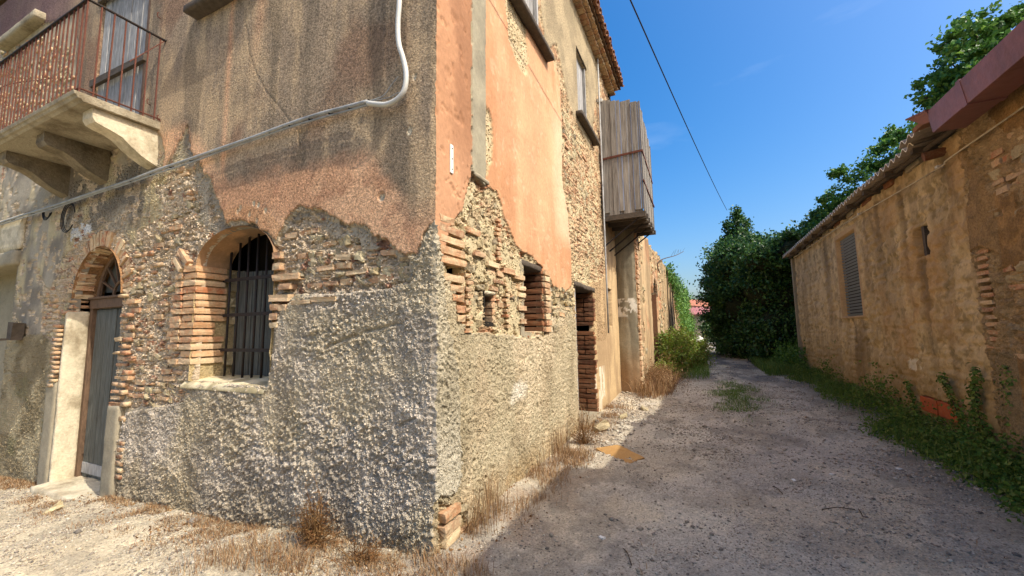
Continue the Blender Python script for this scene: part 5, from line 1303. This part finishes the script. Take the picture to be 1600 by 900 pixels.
E2 = [(4.55, 17.6, 4.35, 1.0, 1.1, .85), (5.5, 17.2, 4.5, 1.2, 1.2, .95), (6.5, 17.2, 4.9, 1.2, 1.2, .95), (7.8, 17.4, 5.3, 1.3, 1.3, 1.0), (9.2, 17.5, 5.6, 1.3, 1.3, 1.0), (6.1, 16.0, 5.15, .8, .8, .6), (6.9, 15.8, 5.6, .9, .8, .6), (7.7, 15.8, 5.9, .9, .8, .6), (3.9, 18.6, 5.0, 1.0, 1.0, .7), (4.4, 16.2, 4.3, 1.0, 1.0, .6), (5.4, 15.8, 4.6, 1.1, 1.0, .65), (3.6, 19.3, 5.1, 1.1, 1.3, .7), (3.3, 20.5, 3.6, 1.1, 1.3, .9), (4.5, 17.4, 3.1, 1.15, 1.2, 1.1), (5.6, 16.8, 3.0, 1.2, 1.2, 1.2), (4.8, 16.9, 1.7, 1.15, 1.2, 1.1), (5.9, 16.5, 1.6, 1.2, 1.2, 1.2), (4.7, 17, .8, 1.0, 1.1, .7), (4.0, 19.5, 4.4, 1.3, 1.3, .9), (3.9, 19.5, 2.8, 1.3, 1.3, 1.3), (4.0, 19.3, 1.2, 1.3, 1.3, 1.0)]
trunk(mass, (5.2, 17.6, .1), (5.4, 17.6, 4.2), .18, [(6.5, 17.2, 4.6), (4.3, 17, 4.1), (5.8, 16.8, 3.2)], 2)
leaves(crown(E2, 100000, 21, 34, .70, .21, .05), .13, M['leaf_d'], 'crown', mass, seed=22)
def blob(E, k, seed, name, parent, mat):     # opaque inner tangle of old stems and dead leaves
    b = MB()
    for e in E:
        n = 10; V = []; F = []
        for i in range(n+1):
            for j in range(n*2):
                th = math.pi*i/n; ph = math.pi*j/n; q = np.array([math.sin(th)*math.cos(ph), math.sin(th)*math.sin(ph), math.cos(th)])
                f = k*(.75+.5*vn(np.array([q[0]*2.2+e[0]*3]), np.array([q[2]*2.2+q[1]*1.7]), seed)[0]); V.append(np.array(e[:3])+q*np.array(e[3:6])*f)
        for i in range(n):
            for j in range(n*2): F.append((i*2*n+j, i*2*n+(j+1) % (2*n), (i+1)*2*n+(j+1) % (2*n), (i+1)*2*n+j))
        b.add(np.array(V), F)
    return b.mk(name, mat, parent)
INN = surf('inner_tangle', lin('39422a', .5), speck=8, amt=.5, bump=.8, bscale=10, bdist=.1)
blob(E1[2:], .74, 5, 'inner_stems', ivt, INN)['kind'] = 'stuff'; blob(E2, .74, 6, 'inner_stems', mass, INN)['kind'] = 'stuff'

t3 = empty('leafy_tree', (8.0, 14.8, 0), 'leafy green tree behind the middle of the corrugated shed roof', 'tree')
E3 = [(8.35, 14.5, 7.85, .6, .6, .45), (8.1, 14.5, 7.2, .85, .8, .6), (7.3, 14.6, 6.7, .8, .8, .5), (6.6, 14.9, 6.1, .7, .7, .45), (6.75, 14.8, 5.7, .7, .7, .5), (8.8, 14.5, 6.6, .9, .8, .7), (8.0, 14.8, 5.8, 1.1, 1.0, .6), (6.4, 15.2, 5.1, .8, .8, .5), (9.6, 14.6, 6.2, .9, .9, .8)]
trunk(t3, (8.1, 14.9, 0), (8.1, 14.7, 6.2), .16, [e[:3] for e in E3], 3)
leaves(crown(E3, 26000, 31, 20, .5, .17), .11, M['leaf'], 'crown', t3, seed=32)
t4 = empty('fig_tree', (8.6, 10.4, 0), 'open crowned tree rising behind the mauve gutter at top right', 'tree')
E4 = [(7.25, 10, 7.15, .32, .4, .3), (7.6, 10, 7.75, .42, .5, .32), (8.05, 10, 8.35, .45, .5, .32), (8.5, 10, 8.05, .6, .6, .4), (7.9, 10, 7.3, .55, .6, .35), (7.5, 10, 6.6, .4, .5, .35), (8.5, 10.2, 7.3, .7, .7, .45), (9.3, 10, 8.6, .5, .5, .45), (8.2, 10.2, 6.5, .8, .8, .45), (9.2, 10.2, 7.4, .7, .7, .6)]
trunk(t4, (8.6, 10.5, 0), (8.5, 10.2, 7.2), .14, [e[:3] for e in E4]+[(7.0, 9.9, 7.0), (7.9, 9.9, 8.7), (9.0, 9.9, 9.0)], 4)
E4 = [(e[0]-.05, e[1], e[2]+.05, e[3]*1.25, e[4]*1.2, e[5]*1.2) for e in E4]
leaves(crown(E4, 15000, 41, 17, .45, .19), .115, M['leaf_y'] if False else M['leaf'], 'crown', t4, seed=42, stretch=1.5)
# distant tree crowns behind the far house
t5 = empty('distant_tree', (2.2, 66, 0), 'distant round green tree behind the terracotta roof', 'tree')
q = atY(1090, 466, 66)
MB().tube([(q[0]+1, 66, 0), (q[0]+1, 66, q[2]-1)], .3, 8).mk('trunk', M['bark'], t5)
leaves(crown([(q[0]-1.5, 66, q[2]-1.6, 2.4, 2, 1.7), (q[0]+1.4, 66, q[2]-1.9, 2.4, 2, 1.7), (q[0]-4, 66, q[2]-1.2, 2.4, 2, 1.6), (q[0]+4, 66, q[2]-2.2, 2.4, 2, 1.6)], 9000, 51, 24, .5, .25), .3, M['leaf'], 'crown', t5, seed=52)
bl = empty('dark_bush', (2.3, 38, .4), 'dark bush hiding the lower wall of the outhouse', 'bush')
leaves(crown([(2.7, 38, 1.6, .9, 1, 1.2), (3.6, 38, 2.2, 1.2, 1, 1.6), (3.0, 37, .9, .9, 1, .9)], 7000, 61, 20, .4, .25), .16, M['leaf_d'], 'crown', bl, seed=62)
MB().tube([(3, 38, .2), (3, 38, 1.6)], .06, 6).mk('trunk', M['bark'], bl)
# ivy spilling over the top of the lane house
iv = empty('wall_ivy', (.6, 28, 3), 'ivy and creeper spilling over the far end of the lane house wall', 'ivy')
EV = []
for y in np.arange(19, 44, 1.0):
    h = .55+.35*math.sin(y*1.7)+(.3 if y > 24 else 0); EV.append((.52, y, 4.45+.1*math.sin(y), .28+.10*(y > 26), .6, h*.7))
    if y > 23: EV.append((.6, y+.3, 3.3+.5*math.sin(y*2.1), .22, .55, .9))
    if y > 30: EV.append((.7, y, 1.9, .3, .7, 1.2))
leaves(crown(EV, 26000, 71, 12, .3, .3, .06), .13, M['leaf'], 'foliage', iv, seed=72)
for k in range(10):
    y = 18+k*2.1; b = MB(); b.tube(smoothpath([(.50, y, .4), (.53, y+.3, 1.8), (.5, y+.1, 3.2), (.55, y+.4, 4.5)], 4), .022, 5); b.mk('stem', M['bark'], iv)
br_ = MB(); c = atX(1030, 408, .5); e = atX(1068, 393, .9)
br_.tube(smoothpath([(c[0], c[1], c[2]-.5), c, (c+e)/2+np.array([0, 0, -.05]), e], 5), .02, 5)
for k in range(6):
    p = c+(e-c)*(.3+.12*k); br_.tube([p, p+np.array([random.uniform(-.1, .2), random.uniform(-.3, .3), random.uniform(.1, .35)])], .007, 4)
tag(br_.mk('dead_branch', M['bark'], None), 'bare dead branch poking out from the top of the lane house wall', 'branch')
# bright shrub at the foot of the lane house
gs = empty('green_shrub', (1.0, 12.5, .2), 'bright green leafy shrub at the foot of the lane house', 'shrub')
ES = [(.85, 10.9, .50, .35, .55, .38), (1.0, 11.9, .75, .45, .6, .6), (1.15, 13.0, .9, .55, .7, .7), (1.3, 14.3, .8, .6, .8, .6), (1.5, 15.6, .6, .6, .8, .4), (.8, 12.5, 1.1, .3, .6, .5)]
leaves(crown(ES, 24000, 81, 20, .3, .26), .075, M['leaf_y'], 'foliage', gs, seed=82)
for k in range(9): b = MB(); p = (random.uniform(.7, 1.4), random.uniform(11, 15)); b.tube([(p[0], p[1], .1), (p[0]+.1, p[1]-.1, .9)], .012, 5); b.mk('stem', M['bark'], gs)

def blades(x, y, h, w, lean, mat, name, seed, kind='stuff', flop=.3, z=None):
    r = np.random.default_rng(seed); n = len(x); z0 = (gnd(x, y) if z is None else z)-.006
    a = r.uniform(0, 2*math.pi, n); H = h*r.uniform(.45, 1.3, n); dx = np.cos(a)*H*lean*r.uniform(.2, 1.3, n); dy = np.sin(a)*H*lean*r.uniform(.2, 1.3, n)
    px = -np.sin(a)*w/2; py = np.cos(a)*w/2
    b0 = np.stack([x-px, y-py, z0], -1); b1 = np.stack([x+px, y+py, z0], -1)
    m0 = np.stack([x+dx*.35-px*.8, y+dy*.35-py*.8, z0+H*.6], -1); m1 = np.stack([x+dx*.35+px*.8, y+dy*.35+py*.8, z0+H*.6], -1)
    tp = np.stack([x+dx, y+dy, z0+H*(1-flop*r.random(n))], -1)
    V = np.stack([b0, b1, m1, m0, tp], 1).reshape(-1, 3); i = np.arange(n)*5
    F = np.concatenate([np.stack([i, i+1, i+2], -1), np.stack([i, i+2, i+3], -1), np.stack([i+3, i+2, i+4], -1)])
    return V, F
def mkblades(parts, mat, name, **k):
    VV = []; FF = []; n = 0
    for V, F in parts: VV.append(V); FF.append(F+n); n += len(V)
    return mk(name, np.concatenate(VV), np.concatenate(FF), mat, None, kind='stuff', **k)
def scatter(n, x0, x1, y0, y1, seed, dens=None):
    r = np.random.default_rng(seed); x = r.uniform(x0, x1, n); y = r.uniform(y0, y1, n)
    if dens is not None: m_ = r.random(n) < dens(x, y); x = x[m_]; y = y[m_]
    return x, y
parts = []
# along the left front
x, y = scatter(52000, -8, .4, -.95, .02, 901, lambda x, y: ss(y, -.62-.18*fbm(x*2, x*0, 902), -.10)*ss(fbm(x*3.2, y*3.2, 903), .40, .58)*np.where((x > DX0-.1) & (x < DX1+.2) & (y > -.25), 0, 1))
parts.append(blades(x, y, .055, .004, 1.3, None, '', 904, flop=.6))
x, y = scatter(5500, -2.2, .5, -.75, .0, 905, lambda x, y: ss(fbm(x*2.3, y*2.3, 906), .45, .6)); parts.append(blades(x, y, .13, .0035, .8, None, '', 907))
# along the street front
x, y = scatter(26000, .0, .75, -.5, 6.0, 911, lambda x, y: ss(-x, -.62, -.12)*ss(fbm(x*3, y*2.2, 912), .44, .62)*.8); parts.append(blades(x, y, .085, .004, .9, None, '', 913))
x, y = scatter(2600, .02, .34, .35, 3.9, 914, lambda x, y: ss(-x, -.34, -.05)*ss(fbm(x*2, y*2.6, 9144), .46, .62)*.8); parts.append(blades(x, y, .40, .0035, .35, None, '', 915, flop=.15))
x, y = scatter(2500, .1, .7, 1.9, 3.3, 916, lambda x, y: ss(-np.hypot((x-.3)/.32, (y-2.5)/.6), -1, -.3)); parts.append(blades(x, y, .08, .006, 1.1, None, '', 917))
x, y = scatter(9000, .3, 1.5, 6.3, 11.5, 918, lambda x, y: ss(-np.hypot((x-.7)/.55, (y-8.8)/2.2), -1, -.3)); parts.append(blades(x, y, .42, .010, .9, None, '', 919))
x, y = scatter(5000, -7, 4.3, -2.3, 12, 920, lambda x, y: ss(fbm(x*1.6, y*1.6, 921), .55, .68)*.6); parts.append(blades(x, y, .045, .005, 1.2, None, '', 922))
o = mkblades(parts, M['dry'], 'dry_grass'); tag(o, 'dry straw coloured grass along the foot of the corner house', 'grass')
x, y = scatter(16000, -8, .9, -1.0, 6.5, 925, lambda x, y: np.where(x > 0, ss(-x, -.7, -.1), ss(y, -.75, -.08)*(y < .02))*ss(fbm(x*2.6, y*2.6, 926), .38, .55))
P = np.stack([x, y, gnd(x, y)+.008], -1); o = leaves(P, .030, M['dry2'], 'leaf_litter', None, up=.7, seed=927, kind='stuff', stretch=2.0); tag(o, 'brown leaf litter along the foot of the corner house', 'litter')
# dry shrubs
def dryshrub(name, base, h, w, n, seed, label, mat, lsize, leafn, leany=0., group=None):
    r = np.random.default_rng(seed); e = empty(name, base, label, 'shrub', group); base = np.array(base, float); b = MB(); tips = []
    for i in range(n):
        a = r.uniform(0, 6.28); q = r.random(); tip = base+np.array([math.cos(a)*w*(.25+q), math.sin(a)*w*q*.5+leany, h*r.uniform(.15, 1.05)*(1.1-.75*q)])
        mid = base+(tip-base)*.5+r.normal(size=3)*w*.12
        pts = smoothpath([base+r.normal(size=3)*.02, mid, tip], 3); b.tube(pts, np.linspace(.004, .0015, len(pts)), 3)
        for k in range(5):
            t = .3+.14*k; p = base+(tip-base)*t; d = r.normal(size=3)*w*.22; b.tube([p, p+d], [.002, .001], 3); tips.append(p+d); tips.append(p+d*.5)
        tips.append(tip)
    b.mk('twigs', M['dry2'], e, kind='stuff')
    T = np.array(tips); idx = r.integers(0, len(T), leafn); P = T[idx]+r.normal(size=(leafn, 3))*w*.07
    leaves(P, lsize, mat, 'dry_leaves', e, up=.1, seed=seed+1, kind='stuff', stretch=2.2)
    return e
q = atY(505, 850, -.22); gq = float(gz(q[0], -.22))
dryshrub('dry_shrub', (-1.02, -.16, gq), .50, .22, 80, 931, 'withered brown shrub against the rough grey render left of the corner', M['dry2'], .017, 1000)
dryshrub('dry_shrub', (-.45, -.22, gq), .20, .28, 40, 935, 'low dry tuft at the foot of the corner', M['dry2'], .018, 700)
dryshrub('dry_shrub', (.62, 8.3, .1), .75, .7, 110, 937, 'heap of dry brambles at the foot of the buttress', M['dry'], .04, 2600)
dryshrub('dry_shrub', (.75, 9.7, .1), .7, .7, 90, 939, 'heap of dry brambles between the buttress and the green shrub', M['dry'], .04, 2200)
dryshrub('dry_shrub', (.28, 3.2, .03), .5, .25, 40, 941, 'thin dry weeds beside the street door', M['dry2'], .02, 700)
# green weeds along the right wall
r = np.random.default_rng(951)
x, y = scatter(16000, 3.4, 4.92, 1.6, 14.5, 952, lambda x, y: ss(x-.12*np.sin(y*2.1)-.45*(fbm(y*1.4, y*0, 953)-.5), 4.08, 4.6)*(.25+.75*ss(fbm(x*2.6, y*2.0, 9531, 4), .38, .56)))
hh = np.abs(r.normal(size=len(x)))*.16*(1+.8*fbm(x*1.5, y*1.5, 954))*ss(x, 3.9, 4.8)*(.45+1.0*ss(fbm(x*2.2, y*1.6, 9551, 4), .42, .68))*np.where((y > 4.7) & (y < 6.2), .55, 1)+.015
P = np.stack([x, y, gnd(x, y)+hh], -1)
P = np.repeat(P, 5, 0)+r.normal(size=(len(P)*5, 3))*np.array([.035, .035, .02])
o = leaves(P, .042, M['weed'], 'green_weeds', None, up=.4, seed=955, kind='stuff'); tag(o, 'low green weeds along the foot of the ochre shed wall', 'weeds')
parts = []
x, y = scatter(9000, 3.6, 4.9, 1.6, 15, 956, lambda x, y: ss(x, 3.9, 4.6)*ss(fbm(x*2, y*1.7, 9561), .42, .6)); parts.append(blades(x, y, .30, .006, .8, None, '', 957))
x, y = scatter(26000, 1.7, 3.7, 5.0, 12.5, 958, lambda x, y: ss(-np.hypot((x-2.5)/.75, (y-8)/3.2), -1, -.2)*ss(fbm(x*2.1, y*2.0, 959, 5, .6), .47, .58)); parts.append(blades(x, y, .075, .007, 1.1, None, '', 960))
x, y = scatter(5000, 3.6, 6.0, 12, 17, 961); parts.append(blades(x, y, .35, .012, .8, None, '', 962))
x, y = scatter(2500, .8, 2.0, 11, 17, 963); parts.append(blades(x, y, .25, .010, .8, None, '', 964))
o = mkblades(parts, M['weed'], 'green_grass'); tag(o, 'green grass tufts in the middle and right side of the lane', 'grass')
x, y = scatter(1500, 4.3, 5.9, 13.5, 16, 965); P = np.stack([x, y, .2+np.abs(r.normal(size=len(x)))*.35], -1); P = np.repeat(P, 6, 0)+r.normal(size=(len(P)*6, 3))*.09
bu = leaves(P, .08, M['leaf'], 'bramble_patch', None, seed=966, kind='stuff'); tag(bu, 'green brambles past the far end of the shed', 'brambles')
# climbing shoots on the right wall
def vine(px, label, seed):
    r = np.random.default_rng(seed); pts = smoothpath([atX(a, b_, RX-.05) for a, b_ in px], 8)
    v = empty('climbing_vine', tuple(pts[0]), label, 'vine'); MB().tube(pts, .006, 5).mk('stem', M['bark'], v)
    P = np.repeat(np.array(pts), 9, 0); P = P+r.normal(size=P.shape)*np.array([.02, .05, .04]); leaves(P, .05, M['weed'], 'foliage', v, seed=seed)
vine([(1585, 740), (1580, 690), (1577, 640), (1572, 600), (1574, 575)], 'leafy shoot climbing the grey pier at the right', 1)
vine([(1545, 720), (1530, 680), (1520, 640), (1522, 600), (1524, 580)], 'broad leafy shoot climbing the wall left of the grey pier', 2)
vine([(1560, 730), (1545, 690), (1530, 650), (1524, 610)], 'short leafy shoot in the weeds beside the grey pier', 4)
vine([(1512, 690), (1500, 655), (1488, 625), (1478, 600), (1470, 588)], 'thin shoot crossing the right terracotta block', 3)
vine([(1440, 680), (1432, 650), (1424, 620), (1418, 600)], 'thin shoot left of the terracotta blocks', 5)
x, y = scatter(700, 4.2, 4.9, 2.2, 4.8, 971); P = np.stack([x, y, -.05+np.abs(r.normal(size=len(x)))*.22*ss(x, 4.1, 4.8)], -1); P = np.repeat(P, 9, 0)+r.normal(size=(len(P)*9, 3))*.05
bu = leaves(P, .05, M['weed'], 'bramble_patch', None, seed=972, kind='stuff'); tag(bu, 'thick green growth at the foot of the grey pier, lower right', 'brambles')

# gravel, stones, litter
def pebbles(x, y, s, seed):
    r = np.random.default_rng(seed); n = len(x)
    base = np.array([(1, 0, 0), (0, 1, 0), (-1, 0, 0), (0, -1, 0), (0, 0, .75), (0, 0, -.6)], float)
    B = base[None]*r.uniform(.6, 1.2, (n, 6, 1))*s[:, None, None]; a = r.uniform(0, 6.28, n); ca, sa = np.cos(a)[:, None], np.sin(a)[:, None]
    X = B[..., 0]*ca-B[..., 1]*sa; Y = B[..., 0]*sa+B[..., 1]*ca
    V = np.stack([X+x[:, None], Y+y[:, None], B[..., 2]*.8+(gnd(x, y)+s*.15)[:, None]], -1).reshape(-1, 3)
    f = np.array([(0, 1, 4), (1, 2, 4), (2, 3, 4), (3, 0, 4), (1, 0, 5), (2, 1, 5), (3, 2, 5), (0, 3, 5)]); F = (f[None]+np.arange(n)[:, None, None]*6).reshape(-1, 3)
    return V, F
r = np.random.default_rng(981); parts = []
for (n, x0, x1, y0, y1, s0) in ((60000, -1.0, 4.6, -2.2, 3.5, .0058), (34000, -7, -.2, -1.6, -.1, .0065), (30000, .2, 4.6, 3.0, 9.0, .009), (9000, .5, 4.5, 9, 17, .013)):
    x, y = scatter(n, x0, x1, y0, y1, 982+n, lambda x, y: .25+.75*ss(fbm(x*2, y*2, 983), .42, .58)); parts.append(pebbles(x, y, s0*np.exp(r.normal(size=len(x))*.5), 984+n))
x, y = scatter(2600, -6, 4.4, -2.0, 9, 9911, lambda x, y: ss(fbm(x*1.5, y*1.5, 9912), .45, .6)); parts.append(pebbles(x, y, .013*np.exp(r.normal(size=len(x))*.35), 9913))
x, y = scatter(1800, .05, 1.1, 3.2, 10, 9914, lambda x, y: ss(-x, -1.1, -.2)); parts.append(pebbles(x, y, .020*np.exp(r.normal(size=len(x))*.4), 9915))
o = mkblades(parts, M['pebble'], 'gravel'); tag(o, 'loose grey gravel strewn over the lane and yard', 'gravel')
def rock(x, y, s, label, sq=.6):
    o = put('loose_stone', SM[int(abs(x*37+y*11)) % 10], (x, y, float(gnd(np.array([x]), np.array([y]))[0])+s*.2), (random.random(), random.random(), random.random()*6), (s*1.3, s, s*sq)); tag(o, label, 'stone')
rock(.32, 3.95, .20, 'pale stone at the street door threshold'); rock(.5, 4.9, .13, 'small pale rubble stone past the street door')
rock(-.78, -.62, .10, 'pale flat stone in the dry grass near the bottom edge', .35); rock(-4.7, -.42, .11, 'pale stone lying beside the door step')
rock(.75, 5.9, .12, 'pale stone beside the smooth buff wall')
for i, (px, py) in enumerate(((1245, 598), (1110, 586), (1330, 690), (1405, 735), (1300, 745), (1240, 752), (940, 832))):
    p = atZ(px, py, .02); x_, y_ = p[0], p[1]
    o = put('litter_scrap', SM[i], (x_, y_, float(gnd(np.array([x_]), np.array([y_]))[0])+.006), (0, 0, i), (.05, .035, .012)); o.data = o.data.copy(); o.data.materials.clear(); o.data.materials.append(M['white'])
    tag(o, 'small white scrap lying on the lane '+('in the far grass near the shed end', 'at the far end before the thicket', 'beside the middle of the green weeds', 'nearest the terracotta blocks', 'in the middle of the near gravel', 'just left of the middle of the near gravel', 'nearest the corner of the house')[i], 'scrap', 'white scraps on the lane')
# ochre foam pad
C4 = [atZ(930, 699, .06), atZ(966, 694, .10), atZ(1008, 714, .06), atZ(974, 727, .04)]
n = 18; A, B = np.meshgrid(np.linspace(0, 1, n), np.linspace(0, 1, n))
T = ((1-A)*(1-B))[..., None]*C4[0]+(A*(1-B))[..., None]*C4[1]+(A*B)[..., None]*C4[2]+((1-A)*B)[..., None]*C4[3]
ej = (np.minimum(np.minimum(A, 1-A), np.minimum(B, 1-B)) < .01)
T[..., :2] += (np.stack([fbm(A*7, B*7, 991), fbm(A*7, B*7, 992)], -1)-.5)*.05*ej[..., None]
T[..., 2] += -.008+.02*np.sin(A*3)*np.sin(B*3)+(fbm(A*5, B*5, 993)-.5)*.012
Bt = T.copy(); Bt[..., 2] -= .045; m_ = n*n; g = gridfaces(n, n)
rim = [i for i in range(n)]+[n*(i+1)+n-1 for i in range(n-1)]+[n*(n-1)+n-2-i for i in range(n-1)]+[n*(n-2-i) for i in range(n-2)]
sd_ = np.array([[rim[i], rim[(i+1) % len(rim)], m_+rim[(i+1) % len(rim)], m_+rim[i]] for i in range(len(rim))])
o = mk('foam_pad', np.concatenate([T.reshape(-1, 3), Bt.reshape(-1, 3)]), np.concatenate([g, g[:, ::-1]+m_, sd_]), M['foam'], None, smooth=False); tag(o, 'torn ochre foam pad lying on the lane beside the dry grass', 'foam pad')
# twigs on the lane
for i, (px, py, L) in enumerate(((1310, 795, .28), (1345, 800, .2), (980, 862, .22), (1215, 765, .2))):
    p = atZ(px, py, .02); a = random.random()*3; g1 = float(gnd(np.array([p[0]]), np.array([p[1]]))[0])
    o = MB().tube([(p[0]-L/2*math.cos(a), p[1]-L/2*math.sin(a), g1+.008), (p[0], p[1]+.02, g1+.02), (p[0]+L/2*math.cos(a), p[1]+L/2*math.sin(a), g1+.008)], .004, 5).mk('twig', M['bark']); tag(o, 'thin fallen twig on the gravel lane, '+('long one lower right', 'short one at far lower right', 'nearest the bottom edge and the corner', 'farther one at the middle')[i], 'twig', 'twigs on the lane')
print('tris', sum(len(m.polygons)*2 for m in bpy.data.meshes))
